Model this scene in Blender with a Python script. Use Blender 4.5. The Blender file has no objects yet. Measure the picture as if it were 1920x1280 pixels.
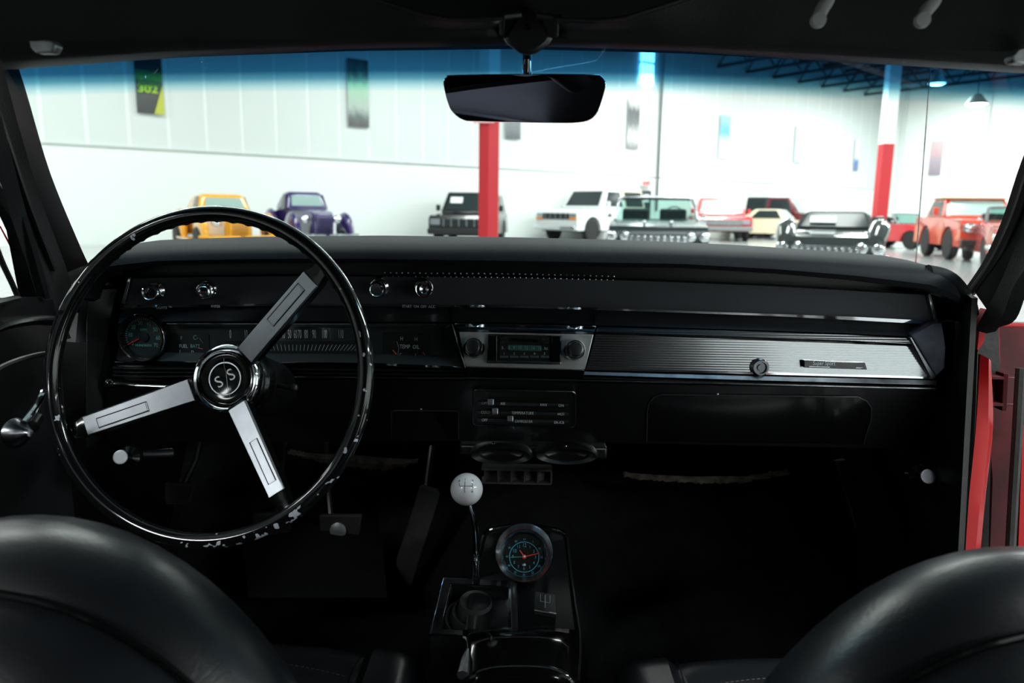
import bpy, bmesh, math, random
from mathutils import Vector, Matrix, noise
random.seed(4)
sc = bpy.context.scene
COL = sc.collection
R = math.radians
V = Vector

# ------------------------------------------------------------------ camera
EYE = 1.05
FPX = 1400.0
def _cam():
    p, y, a = R(-9.8), R(1.0), R(0.8)
    f = V((-math.sin(y)*math.cos(p), math.cos(y)*math.cos(p), math.sin(p)))
    r = V((math.cos(y), math.sin(y), 0)); u = r.cross(f)
    return V((0, 0, EYE)), f, r*math.cos(a)+u*math.sin(a), u*math.cos(a)-r*math.sin(a)
CC, CF, CR, CU = _cam()
cd = bpy.data.cameras.new('camera'); cam = bpy.data.objects.new('camera', cd); COL.objects.link(cam)
cd.sensor_width = 36; cd.lens = 36*FPX/1920; cd.clip_start = .02; cd.clip_end = 300
m = Matrix((CR, CU, -CF)).transposed().to_4x4(); m.translation = CC; cam.matrix_world = m
cd.dof.use_dof = True; cd.dof.focus_distance = 1.12; cd.dof.aperture_fstop = 5.2
sc.camera = cam
# ------------------------------------------------------------------ world, lights, exposure
w = bpy.data.worlds.new('world'); sc.world = w; w.use_nodes = True
w.node_tree.nodes['Background'].inputs[0].default_value = (.8, .9, 1, 1)
w.node_tree.nodes['Background'].inputs[1].default_value = .4
sc.view_settings.view_transform = 'Standard'; sc.view_settings.look = 'None'
sc.view_settings.exposure = 0.0; sc.view_settings.gamma = 1; sc.view_settings.use_curve_mapping = False
sc.cycles.max_bounces = 8; sc.cycles.diffuse_bounces = 4; sc.cycles.glossy_bounces = 4
sc.cycles.transparent_max_bounces = 12; sc.cycles.sample_clamp_indirect = 6
sc.cycles.caustics_reflective = False; sc.cycles.caustics_refractive = False
LIGHT_W = 720

def ray(px, py):
    return CF + CR*((px-960)/FPX) - CU*((py-640)/FPX)
def U(px, py, y):            # point of the sight line through a measured pixel on the plane at forward distance y
    d = ray(px, py); return CC + d*(y/d.y)
def UZ(px, py, z):
    d = ray(px, py); return CC + d*((z-CC.z)/d.z)
def RP(px, py, P, N):
    d = ray(px, py); return CC + d*((V(P)-CC).dot(V(N))/d.dot(V(N)))
def G(px, depth):            # ground point at a horizontal depth
    d = ray(px, 397+.014*(px-960)); return V((d.x/d.y*depth, depth, 0))
def proj(P):
    d = V(P)-CC; z = d.dot(CF); return 960+FPX*d.dot(CR)/z, 640-FPX*d.dot(CU)/z
def interp(pl, x):
    if x <= pl[0][0]: return pl[0][1]
    for (a, b), (c, d) in zip(pl, pl[1:]):
        if x <= c: return b+(d-b)*(x-a)/(c-a)
    return pl[-1][1]

# ------------------------------------------------------------------ materials
def mat(name, col, rough=.5, metal=0, coat=0, emit=None, estr=0, spec=.5, bump=None, bscale=200, alpha=1, var=None):
    m = bpy.data.materials.new(name); m.use_nodes = True
    nt = m.node_tree; b = nt.nodes['Principled BSDF']
    b.inputs['Base Color'].default_value = (*col, 1); b.inputs['Roughness'].default_value = rough
    b.inputs['Metallic'].default_value = metal; b.inputs['Coat Weight'].default_value = coat
    b.inputs['Specular IOR Level'].default_value = spec
    if emit: b.inputs['Emission Color'].default_value = (*emit, 1); b.inputs['Emission Strength'].default_value = estr
    tc = nt.nodes.new('ShaderNodeTexCoord')
    if bump:
        n = nt.nodes.new('ShaderNodeTexNoise'); n.inputs['Scale'].default_value = bscale; n.inputs['Detail'].default_value = 3
        bp = nt.nodes.new('ShaderNodeBump'); bp.inputs['Strength'].default_value = bump; bp.inputs['Distance'].default_value = .002
        nt.links.new(tc.outputs['Object'], n.inputs['Vector']); nt.links.new(n.outputs[0], bp.inputs['Height'])
        nt.links.new(bp.outputs[0], b.inputs['Normal'])
    if var:
        n2 = nt.nodes.new('ShaderNodeTexNoise'); n2.inputs['Scale'].default_value = var[1]; n2.inputs['Detail'].default_value = 4
        rp = nt.nodes.new('ShaderNodeValToRGB'); rp.color_ramp.elements[0].position = .35; rp.color_ramp.elements[1].position = .7
        rp.color_ramp.elements[0].color = (*[c*(1-var[0]) for c in col], 1); rp.color_ramp.elements[1].color = (*[min(1, c*(1+var[0])) for c in col], 1)
        nt.links.new(tc.outputs['Object'], n2.inputs['Vector']); nt.links.new(n2.outputs[0], rp.inputs[0]); nt.links.new(rp.outputs[0], b.inputs['Base Color'])
    return m
M = {}
M['pad'] = mat('pad_vinyl', (.0065, .008, .0105), .6, spec=.08, bump=.25, bscale=700)
M['vinyl'] = mat('black_vinyl', (.012, .012, .013), .45, bump=.2, bscale=500, var=(.3, 14))
M['insert'] = mat('fascia_insert', (.024, .027, .036), .62, bump=.15, bscale=900)
M['gloss'] = mat('gloss_black', (.004, .004, .0045), .12, coat=.3)
M['satin'] = mat('satin_black', (.005, .005, .0055), .38, var=(.3, 20))
M['plastic'] = mat('dark_plastic', (.010, .010, .011), .4)
M['rubber'] = mat('rubber', (.010, .010, .010), .7, bump=.4, bscale=120, var=(.5, 30))
M['carpet'] = mat('carpet', (.0045, .0045, .005), .95, spec=.15, bump=1, bscale=500, var=(.5, 40))
M['seat'] = mat('seat_vinyl', (.010, .012, .015), .33, bump=.12, bscale=260, var=(.2, 9))
M['chrome'] = mat('chrome', (.82, .84, .87), .07, 1)
M['satinchrome'] = mat('satin_chrome', (.40, .42, .46), .34, 1, var=(.06, 60))
M['dullmetal'] = mat('dull_metal', (.30, .31, .32), .42, .8, var=(.4, 40))
M['darkchrome'] = mat('worn_chrome', (.25, .26, .28), .25, 1, var=(.5, 25))
M['white'] = mat('white_knob', (.82, .82, .85), .12, coat=.5)
M['print'] = mat('light_print', (.55, .58, .60), .6)
M['teal'] = mat('teal_print', (.16, .42, .38), .6)
M['bluepr'] = mat('blue_print', (.10, .33, .50), .6)
M['dial'] = mat('dial_face', (.018, .022, .028), .5)
M['redpr'] = mat('red_needle', (.85, .03, .03), .4)
M['orangepr'] = mat('orange_red_print', (.75, .10, .04), .5)
M['yellowpr'] = mat('yellow_print', (.6, .6, .05), .5)
M['inkblack'] = mat('black_print', (.01, .01, .01), .5)
M['cluster'] = mat('cluster_face', (.030, .033, .036), .30)
M['recess'] = mat('recess_black', (.004, .004, .004), .5)
M['jute'] = mat('jute_padding', (.085, .07, .055), 1, bump=1, bscale=90, var=(.6, 50))
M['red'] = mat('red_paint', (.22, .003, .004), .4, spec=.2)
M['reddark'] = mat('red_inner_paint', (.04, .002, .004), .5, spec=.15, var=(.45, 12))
M['wall'] = mat('white_wall', (.80, .84, .82), .6)
M['wpanel'] = mat('wall_panel_paint', (.66, .70, .69), .5)
M['cement'] = mat('floor_concrete', (.36, .38, .38), .16, var=(.12, .5))
M['ceil'] = mat('ceiling_deck', (.30, .34, .36), .8, var=(.5, .8))
M['truss'] = mat('truss_steel', (.05, .06, .07), .6)
M['colred'] = mat('red_column_paint', (.50, .012, .022), .45)
M['lamp'] = mat('lamp_glow', (1, 1, 1), .5, emit=(1, 1, 1), estr=30)
M['glassdark'] = mat('car_glass', (.022, .032, .034), .12, spec=.3)
M['glasspale'] = mat('pale_car_glass', (.30, .42, .40), .15)
M['tire'] = mat('tire_rubber', (.012, .012, .013), .7)
M['sign'] = mat('paper_sign', (.75, .8, .8), .6)

# brushed panel: fine horizontal ribs
def brushed(name, col, rough, dist):
    m = mat(name, col, rough, 1); nt = m.node_tree; b = nt.nodes['Principled BSDF']
    tc = nt.nodes.new('ShaderNodeTexCoord'); wv = nt.nodes.new('ShaderNodeTexWave'); wv.bands_direction = 'Z'
    wv.inputs['Scale'].default_value = 85; wv.inputs['Distortion'].default_value = 0
    bp = nt.nodes.new('ShaderNodeBump'); bp.inputs['Distance'].default_value = dist; bp.inputs['Strength'].default_value = 1
    nt.links.new(tc.outputs['Object'], wv.inputs['Vector']); nt.links.new(wv.outputs['Fac'], bp.inputs['Height']); nt.links.new(bp.outputs[0], b.inputs['Normal'])
    return m
M['brushed'] = brushed('ribbed_aluminium', (.42, .43, .45), .16, .00007)
M['radiobezel'] = mat('radio_bezel_metal', (.80, .80, .78), .30, .6)

# steering wheel rim: black enamel, chips of pale primer on its lower right
def rim_mat():
    m = mat('rim_enamel', (.006, .006, .007), .08, coat=.6); nt = m.node_tree; b = nt.nodes['Principled BSDF']
    uv = nt.nodes.new('ShaderNodeUVMap'); uv.uv_map = 'UVMap'
    sx = nt.nodes.new('ShaderNodeSeparateXYZ'); nt.links.new(uv.outputs[0], sx.inputs[0])
    reg = nt.nodes.new('ShaderNodeValToRGB'); cr = reg.color_ramp     # chips mostly on one stretch of the rim
    cr.elements[0].position = 0; cr.elements[0].color = (.6, .6, .6, 1); cr.elements[1].position = 1; cr.elements[1].color = (.6, .6, .6, 1)
    for p, v in ((.03, .6), (.06, 0), (.70, 0), (.74, .9), (.84, 1), (.90, .35), (.97, .7)):
        e = cr.elements.new(p); e.color = (v, v, v, 1)
    nt.links.new(sx.outputs[0], reg.inputs[0])
    tc = nt.nodes.new('ShaderNodeTexCoord'); n = nt.nodes.new('ShaderNodeTexNoise'); n.inputs['Scale'].default_value = 85; n.inputs['Detail'].default_value = 2
    nt.links.new(tc.outputs['Object'], n.inputs['Vector'])
    side = nt.nodes.new('ShaderNodeValToRGB'); s = side.color_ramp
    s.elements[0].position = .0; s.elements[0].color = (1, 1, 1, 1); s.elements[1].position = .36; s.elements[1].color = (0, 0, 0, 1)
    e = s.elements.new(.26); e.color = (1, 1, 1, 1)
    nt.links.new(sx.outputs[1], side.inputs[0])
    a = nt.nodes.new('ShaderNodeMath'); a.operation = 'MULTIPLY'; nt.links.new(reg.outputs[0], a.inputs[0]); nt.links.new(side.outputs[0], a.inputs[1])
    c = nt.nodes.new('ShaderNodeMath'); c.operation = 'MULTIPLY_ADD'; c.inputs[1].default_value = .16; nt.links.new(a.outputs[0], c.inputs[0]); nt.links.new(n.outputs[0], c.inputs[2])
    t = nt.nodes.new('ShaderNodeMath'); t.operation = 'GREATER_THAN'; t.inputs[1].default_value = .735; nt.links.new(c.outputs[0], t.inputs[0])
    mx = nt.nodes.new('ShaderNodeMix'); mx.data_type = 'RGBA'; mx.inputs[6].default_value = (.006, .006, .007, 1); mx.inputs[7].default_value = (.62, .65, .75, 1)
    nt.links.new(t.outputs[0], mx.inputs[0]); nt.links.new(mx.outputs[2], b.inputs['Base Color'])
    return m
M['rim'] = rim_mat()

def facing_fac(nt, base=.035, gain=.6):     # reflectance rising towards grazing, the same from both sides
    lw = nt.nodes.new('ShaderNodeLayerWeight'); lw.inputs[0].default_value = .5
    p = nt.nodes.new('ShaderNodeMath'); p.operation = 'POWER'; p.inputs[1].default_value = 4
    q = nt.nodes.new('ShaderNodeMath'); q.operation = 'MULTIPLY_ADD'; q.inputs[1].default_value = gain; q.inputs[2].default_value = base
    nt.links.new(lw.outputs['Facing'], p.inputs[0]); nt.links.new(p.outputs[0], q.inputs[0]); return q
def windshield_mat():
    m = bpy.data.materials.new('windshield_glass'); m.use_nodes = True; nt = m.node_tree; nt.nodes.clear()
    out = nt.nodes.new('ShaderNodeOutputMaterial'); tr = nt.nodes.new('ShaderNodeBsdfTransparent'); gl = nt.nodes.new('ShaderNodeBsdfGlossy')
    gl.inputs['Roughness'].default_value = .02; mx = nt.nodes.new('ShaderNodeMixShader'); fr = facing_fac(nt, .02, .5)
    uv = nt.nodes.new('ShaderNodeUVMap'); uv.uv_map = 'UVMap'; sx = nt.nodes.new('ShaderNodeSeparateXYZ'); rp = nt.nodes.new('ShaderNodeValToRGB')
    cr = rp.color_ramp; cr.interpolation = 'LINEAR'
    cr.elements[0].position = TINT0; cr.elements[0].color = (.93, .99, .96, 1)
    cr.elements[1].position = TINT1; cr.elements[1].color = (.016, .105, .22, 1)
    e = cr.elements.new((TINT0*.7+TINT1*.3)); e.color = (.52, .80, .84, 1); e = cr.elements.new((TINT0*.35+TINT1*.65)); e.color = (.10, .34, .47, 1)
    e = cr.elements.new(1); e.color = (.010, .055, .125, 1)
    nt.links.new(uv.outputs[0], sx.inputs[0]); nt.links.new(sx.outputs[1], rp.inputs[0]); nt.links.new(rp.outputs[0], tr.inputs[0])
    nt.links.new(fr.outputs[0], mx.inputs[0]); nt.links.new(tr.outputs[0], mx.inputs[1]); nt.links.new(gl.outputs[0], mx.inputs[2]); nt.links.new(mx.outputs[0], out.inputs[0])
    return m
TINT0, TINT1 = .835, .905

def clear_mat(name, col=(1, 1, 1), ior=1.3):
    m = bpy.data.materials.new(name); m.use_nodes = True; nt = m.node_tree; nt.nodes.clear()
    out = nt.nodes.new('ShaderNodeOutputMaterial'); tr = nt.nodes.new('ShaderNodeBsdfTransparent'); gl = nt.nodes.new('ShaderNodeBsdfGlossy')
    tr.inputs[0].default_value = (*col, 1); gl.inputs['Roughness'].default_value = .03
    mx = nt.nodes.new('ShaderNodeMixShader'); fr = facing_fac(nt, (ior-1)*.06, .4)
    nt.links.new(fr.outputs[0], mx.inputs[0]); nt.links.new(tr.outputs[0], mx.inputs[1]); nt.links.new(gl.outputs[0], mx.inputs[2]); nt.links.new(mx.outputs[0], out.inputs[0])
    return m
M['clear'] = clear_mat('clear_glass', (.9, .95, .93))
M['shade'] = clear_mat('greenish_windscreen', (.62, .78, .75), 1.3)

# ------------------------------------------------------------------ object helpers
def link(name, me, m, parent=None, smooth=True, bevel=0, seg=2, local=False):
    o = bpy.data.objects.new(name, me); COL.objects.link(o)
    if m: me.materials.append(m)
    if smooth:
        for p in me.polygons: p.use_smooth = True
        me.set_sharp_from_angle(angle=R(38)) if hasattr(me, 'set_sharp_from_angle') else None
    if bevel:
        b = o.modifiers.new('bevel', 'BEVEL'); b.width = bevel; b.segments = seg; b.limit_method = 'ANGLE'; b.angle_limit = R(30)
    if parent:
        o.parent = parent
        if not local: o.matrix_parent_inverse = world_inv(parent)
    return o
def world_inv(p):      # parts and sub-parts are built in world coordinates
    if p.parent: return Matrix.Identity(4)
    return (Matrix.Translation(p.location) @ p.rotation_euler.to_matrix().to_4x4()).inverted()
def obj(name, bm, m, parent=None, smooth=True, bevel=0, seg=2, local=False):
    bmesh.ops.recalc_face_normals(bm, faces=bm.faces)
    me = bpy.data.meshes.new(name); bm.to_mesh(me); bm.free()
    return link(name, me, m, parent, smooth, bevel, seg, local)
def thing(name, label, cat, loc=(0, 0, 0), rz=0, group=None):
    o = bpy.data.objects.new(name, None); COL.objects.link(o); o.location = loc; o.rotation_euler = (0, 0, rz); o.empty_display_size = .1
    return tag(o, label, cat, group)
def tag(o, label, cat, group=None):
    o['label'] = label; o['category'] = cat
    if group: o['group'] = group
    return o
def struct(o): o['kind'] = 'structure'; return o
B = bmesh.new
def box(bm, c, s, rot=None):
    r = bmesh.ops.create_cube(bm, size=1)['verts']
    for v in r:
        p = V((v.co.x*s[0], v.co.y*s[1], v.co.z*s[2]))
        if rot: p = rot @ p
        v.co = p+V(c)
    return bm
def solid(bm, pts, vec):      # polygon extruded by a vector
    a = [bm.verts.new(V(p)) for p in pts]; b = [bm.verts.new(V(p)+V(vec)) for p in pts]; n = len(a)
    bm.faces.new(a); bm.faces.new(b[::-1])
    for i in range(n): bm.faces.new((a[i], b[i], b[(i+1) % n], a[(i+1) % n]))
    return bm
def frame(ax):
    ax = V(ax).normalized(); t = V((0, 0, 1)) if abs(ax.z) < .9 else V((1, 0, 0)); a = ax.cross(t).normalized(); return ax, a, ax.cross(a)
def lathe(bm, prof, c, ax, n=32, sx=1, sy=1, cap=True):   # prof: (radius, distance along ax)
    ax, a, b = frame(ax); c = V(c); rings = []
    for r, d in prof:
        if r < 1e-6: rings.append([bm.verts.new(c+ax*d)])
        else: rings.append([bm.verts.new(c+ax*d+(a*math.cos(2*math.pi*i/n)*sx+b*math.sin(2*math.pi*i/n)*sy)*r) for i in range(n)])
    for p, q in zip(rings, rings[1:]):
        for i in range(n):
            j = (i+1) % n
            if len(p) == 1 and len(q) == 1: continue
            if len(p) == 1: bm.faces.new((p[0], q[i], q[j]))
            elif len(q) == 1: bm.faces.new((p[i], q[0], p[j]))
            else: bm.faces.new((p[i], q[i], q[j], p[j]))
    for k in (0, -1):
        if cap and len(rings[k]) > 1:
            try: bm.faces.new(rings[k])
            except ValueError: pass
    return bm
def tube(bm, pts, r, n=10, closed=False, up=None, flat=1, cap=True):
    pts = [V(p) for p in pts]; N = len(pts); rings = []
    rr = r if isinstance(r, (list, tuple)) else [r]*N; prev = None
    for i, p in enumerate(pts):
        if closed: t = pts[(i+1) % N]-pts[i-1]
        else: t = pts[min(i+1, N-1)]-pts[max(i-1, 0)]
        t.normalize()
        if up is not None: a = t.cross(V(up)).normalized()
        elif prev is None: a = frame(t)[1]
        else: a = (prev-t*prev.dot(t)).normalized()
        prev = a; b = t.cross(a)
        rings.append([bm.verts.new(p+(a*math.cos(2*math.pi*k/n)+b*math.sin(2*math.pi*k/n)*flat)*rr[i]) for k in range(n)])
    for i in range(N if closed else N-1):
        p, q = rings[i], rings[(i+1) % N]
        for k in range(n): bm.faces.new((p[k], q[k], q[(k+1) % n], p[(k+1) % n]))
    if not closed and cap: bm.faces.new(rings[0]); bm.faces.new(rings[-1][::-1])
    return bm
def grid(bm, rows, closed_u=False):
    vs = [[bm.verts.new(V(p)) for p in r] for r in rows]
    for a, b in zip(vs, vs[1:]):
        n = len(a)
        for i in range(n if closed_u else n-1): bm.faces.new((a[i], a[(i+1) % n], b[(i+1) % n], b[i]))
    return vs
def smooth_path(pts, k=6):    # catmull-rom
    P = [V(p) for p in pts]; P = [P[0]*2-P[1]]+P+[P[-1]*2-P[-2]]; out = []
    for i in range(1, len(P)-2):
        for s in range(k):
            t = s/k; a, b, c, d = P[i-1:i+3]
            out.append(.5*((2*b)+(c-a)*t+(2*a-5*b+4*c-d)*t*t+(-a+3*b-3*c+d)*t**3))
    out.append(P[-2]); return out
def text(s, P, size, m, parent, right=(1, 0, 0), up=(0, 0, 1), name='lettering', depth=.0003, sx=1, bold=0, align='CENTER', local=False):
    cu = bpy.data.curves.new('t', 'FONT'); cu.body = s; cu.size = size; cu.align_x = align; cu.align_y = 'CENTER'; cu.extrude = depth; cu.offset = bold; cu.resolution_u = 3
    to = bpy.data.objects.new('t', cu); COL.objects.link(to); bpy.context.view_layer.update()
    me = bpy.data.meshes.new_from_object(to); bpy.data.objects.remove(to)
    X = V(right).normalized(); Z = X.cross(V(up)).normalized(); Y = Z.cross(X)
    mm = Matrix((X*sx, Y, Z)).transposed().to_4x4(); mm.translation = V(P); me.transform(mm)
    return link(name, me, m, parent, smooth=False, local=local)
def panel(name, top, bot, y, m, parent, thick=.006, ybot=None, n=24, bevel=0, **k):
    """sheet between two measured polylines, standing at forward distance y (its foot at ybot)"""
    yb = y if ybot is None else ybot; bm = B(); F, Bk = [[], []], [[], []]
    for i in range(n+1):
        for j, (pl, yy) in enumerate(((top, y), (bot, yb))):
            x = pl[0][0]+(pl[-1][0]-pl[0][0])*i/n; p = U(x, interp(pl, x), yy); F[j].append(p); Bk[j].append(p+V((0, thick, 0)))
    grid(bm, [F[0], F[1], Bk[1], Bk[0], F[0]]); bmesh.ops.remove_doubles(bm, verts=bm.verts, dist=1e-6)
    for i in (0, n):
        vs = [min(bm.verts, key=lambda v: (v.co-q).length) for q in (F[0][i], F[1][i], Bk[1][i], Bk[0][i])]
        try: bm.faces.new(vs)
        except ValueError: pass
    return obj(name, bm, m, parent, smooth=True, bevel=bevel, **k)
def off(pl, d): return [(x, y+d) for x, y in pl]
def pxpoly(pts, y): return [U(a, b, y) for a, b in pts]
def rrect(x0, y0, x1, y1, r, n=5, sk=0):   # rounded rectangle in measured pixels; sk = downward skew to the right
    out = []
    for cx, cy, a0 in ((x1-r, y0+r, -90), (x1-r, y1-r, 0), (x0+r, y1-r, 90), (x0+r, y0+r, 180)):
        for i in range(n+1):
            a = R(a0+90*i/n); x = cx+r*math.cos(a); out.append((x, cy+r*math.sin(a)+sk*(x-x0)/(x1-x0)))
    return out
YV = (0, 1, 0)

# ================================================================== SHOWROOM (setting)
A0 = UZ(130, 460, 0); B0 = G(1230, 34.0)
WD = (B0-A0).normalized(); WN = V((WD.y, -WD.x, 0))        # WN points into the room
if WN.dot(-A0) < 0: WN = -WN
def onwall(px, py): return RP(px, py, A0, WN)
def ws(p): return (p-A0).dot(WD)
SEAM = onwall(130, 267).z
CHORD = onwall(1400, 135).z; CEIL = CHORD+1.1
S_END = ws(onwall(1647, 300)); END = A0+WD*S_END
S_BEG = -34.0; DEPTH = 46.0
def wallbox(name, P, Q, z0, z1, t, m, inward):
    bm = B(); n = inward.normalized()
    solid(bm, [P+V((0, 0, z0)), Q+V((0, 0, z0)), Q+V((0, 0, z1)), P+V((0, 0, z1))], -n*t)
    return struct(obj(name, bm, m, smooth=False))
c00, c01 = A0+WD*S_BEG, END; c10, c11 = c00+WN*DEPTH, c01+WN*DEPTH
wl = wallbox('wall_left', c00, c01, 0, CEIL, .3, M['wall'], WN)
wr = wallbox('wall_right', c01, c11, 0, CEIL, .3, M['wall'], -WD)
wallbox('wall_front', c00, c10, 0, CEIL, .3, M['wall'], WD)
wallbox('wall_back', c10, c11, 0, CEIL, .3, M['wall'], -WN)
bm = B(); solid(bm, [c00, c01, c11, c10], (0, 0, -.2)); struct(obj('floor', bm, M['cement'], smooth=False))
bm = B(); solid(bm, [p+V((0, 0, CEIL)) for p in (c00, c01, c11, c10)], (0, 0, .2)); struct(obj('ceiling', bm, M['ceil'], smooth=False))
# upper wall cladding, one board each
edges = [ws(onwall(x, 262+.0557*(x-45))) for x in (80, 162, 242, 317, 390, 458, 520)]
SP = (edges[-1]-edges[0])/6; k0 = math.ceil((-9-edges[0])/SP)
pm = None; k = k0
while edges[0]+SP*(k+1) < S_END:
    s = edges[0]+SP*k
    if pm is None:
        bm = B(); c = V((0, 0, (SEAM+CEIL)/2)); h = SP/2-.045
        solid(bm, [WD*-h+V((0, 0, SEAM)), WD*h+V((0, 0, SEAM)), WD*h+V((0, 0, CEIL-.02)), WD*-h+V((0, 0, CEIL-.02))], WN*.012)
        o = obj('wall_panel', bm, M['wpanel'], wl, smooth=False); pm = o.data; first = o
        o.location = A0+WD*(s+SP/2); o.location.z = 0
    else:
        o = bpy.data.objects.new('wall_panel', pm); COL.objects.link(o); o.parent = wl; o.location = A0+WD*(s+SP/2); o.location.z = 0
    k += 1
bm = B(); a, b = A0+WD*-12, END; solid(bm, [a+V((0, 0, SEAM-.05)), b+V((0, 0, SEAM-.05)), b+V((0, 0, SEAM)), a+V((0, 0, SEAM))], WN*.07)
obj('ledge', bm, M['wpanel'], wl, smooth=False)
for i, s in enumerate((1.2, 5.5, 9.8)):     # vertical ribs on the far wall
    bm = B(); p = END+WN*s; solid(bm, [p, p+WN*.25, p+WN*.25+V((0, 0, CEIL)), p+V((0, 0, CEIL))], -WD*.12); obj('wall_rib', bm, M['wpanel'], wr, smooth=False)

# posters hung on the wall
def poster_mat(name, stops, nscale=0):
    m = mat(name, (.5, .5, .5), .5); nt = m.node_tree; b = nt.nodes['Principled BSDF']
    uv = nt.nodes.new('ShaderNodeUVMap'); uv.uv_map = 'UVMap'; sx = nt.nodes.new('ShaderNodeSeparateXYZ'); rp = nt.nodes.new('ShaderNodeValToRGB')
    nt.links.new(uv.outputs[0], sx.inputs[0]); src = sx.outputs[1]
    if nscale:
        n = nt.nodes.new('ShaderNodeTexNoise'); n.inputs['Scale'].default_value = nscale; nt.links.new(uv.outputs[0], n.inputs['Vector'])
        ma = nt.nodes.new('ShaderNodeMath'); ma.operation = 'MULTIPLY_ADD'; ma.inputs[1].default_value = .3; nt.links.new(n.outputs[0], ma.inputs[0]); nt.links.new(src, ma.inputs[2])
        mb = nt.nodes.new('ShaderNodeMath'); mb.operation = 'SUBTRACT'; mb.inputs[1].default_value = .15; nt.links.new(ma.outputs[0], mb.inputs[0]); src = mb.outputs[0]
    nt.links.new(src, rp.inputs[0]); cr = rp.color_ramp
    cr.elements[0].position, cr.elements[0].color = stops[0][0], (*stops[0][1], 1); cr.elements[1].position, cr.elements[1].color = stops[-1][0], (*stops[-1][1], 1)
    for p, c in stops[1:-1]: e = cr.elements.new(p); e.color = (*c, 1)
    nt.links.new(rp.outputs[0], b.inputs['Base Color']); return m
def poster(corners, m, label, plane=None):
    P = [onwall(*c) if plane is None else RP(*c, *plane) for c in corners]      # bl, br, tr, tl
    n = WN if plane is None else -WD
    P = [p+n*.07 for p in P]; P[1].z = P[0].z; P[2].z = P[3].z; P[2].x, P[2].y = P[1].x, P[1].y; P[3].x, P[3].y = P[0].x, P[0].y
    base = (P[0]+P[1])/2; t = thing('poster', label, 'poster', base)
    bm = B(); vs = [bm.verts.new(p+n*.03) for p in P]; f = bm.faces.new(vs); uvl = bm.loops.layers.uv.new('UVMap')
    for l, q in zip(f.loops, ((0, 0), (1, 0), (1, 1), (0, 1))): l[uvl].uv = q
    me = bpy.data.meshes.new('print'); bm.to_mesh(me); bm.free(); link('print', me, m, t, smooth=False)
    bm = B(); solid(bm, [p+n*.028 for p in P], -n*.012); obj('backing', bm, M['sign'], t, smooth=False)
    return t, P, n
pg = [(0, (.05, .05, .05)), (.45, (.10, .10, .10)), (.47, (.12, .30, .05)), (.55, (.10, .25, .06)), (.60, (.01, .01, .015)), (1, (.01, .01, .02))]
t, P, n = poster([(256, 212), (307, 216), (303, 75), (254, 72)], poster_mat('poster_green_black', pg), 'black and green racing poster with BOSS lettering, leftmost on the wall')
ex = (P[1]-P[0]).normalized(); pw = (P[1]-P[0]).length; ph = P[3].z-P[0].z
text('302', P[0]+ex*pw*.43+V((0, 0, ph*.33))+n*.06, pw*.42, mat('lime_print', (.35, .55, .03), .5), t, right=ex, sx=1.2, bold=.01, depth=.01)
text('BOSS', P[0]+ex*pw*.48+V((0, 0, ph*.41))+n*.06, pw*.30, mat('dark_green_print', (.06, .16, .03), .5), t, right=ex, sx=1.15, bold=.01, depth=.01)
bm = B(); solid(bm, [P[0]+ex*pw*.62+n*.05, P[1]+n*.05, P[1]+V((0, 0, ph*.42))+n*.05], n*.01); obj('yellow_stripe', bm, mat('stripe_yellow', (.50, .52, .06), .5), t, smooth=False)
poster([(651, 237), (690, 241), (691, 114), (650, 109)], poster_mat('poster_green_photo', [(0, (.10, .09, .09)), (.13, (.13, .15, .15)), (.3, (.42, .5, .45)), (.6, (.35, .60, .42)), (.8, (.10, .16, .15)), (1, (.03, .03, .04))], 4), 'tall poster with pale green centre and dark ends, second from the left')
poster([(945, 260), (973, 263), (973, 150), (945, 146)], poster_mat('poster_grey', [(0, (.10, .11, .12)), (.25, (.22, .23, .25)), (.5, (.05, .05, .06)), (1, (.3, .3, .3))], 6), 'grey poster beside the near red column, half hidden by the mirror')
poster([(1172, 278), (1194, 281), (1195, 188), (1172, 184)], poster_mat('poster_bw', [(0, (.2, .2, .2)), (.25, (.6, .6, .6)), (.5, (.15, .16, .17)), (.75, (.10, .10, .11)), (1, (.7, .7, .7))], 5), 'black and white poster right of the rear-view mirror')
poster([(1344, 296), (1362, 298), (1363, 218), (1345, 215)], poster_mat('poster_skyblue', [(0, (.75, .8, .85)), (.4, (.55, .75, .85)), (.6, (.10, .42, .65)), (1, (.35, .55, .6))], 5), 'pale sky-blue poster right of the grey wall pipe')
poster([(1485, 305), (1500, 306), (1501, 238), (1486, 235)], poster_mat('poster_pale', [(0, (.45, .55, .65)), (1, (.6, .68, .7))], 5), 'faded almost white poster above the maroon sport-utility')
poster([(1597, 320), (1605, 321), (1606, 262), (1598, 260)], poster_mat('poster_blue', [(0, (.15, .2, .35)), (.3, (.12, .2, .6)), (.45, (.8, .85, .9)), (1, (.8, .85, .9))]), 'narrow poster with dark blue foot, left of the far red column')
poster([(1741, 329), (1764, 330), (1767, 266), (1744, 265)], poster_mat('poster_pink', [(0, (.25, .2, .25)), (.45, (.40, .32, .38)), (.6, (.55, .35, .38)), (1, (.6, .5, .5))], 5), 'rose and grey poster on the far wall, rightmost', (END, WD))

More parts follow.
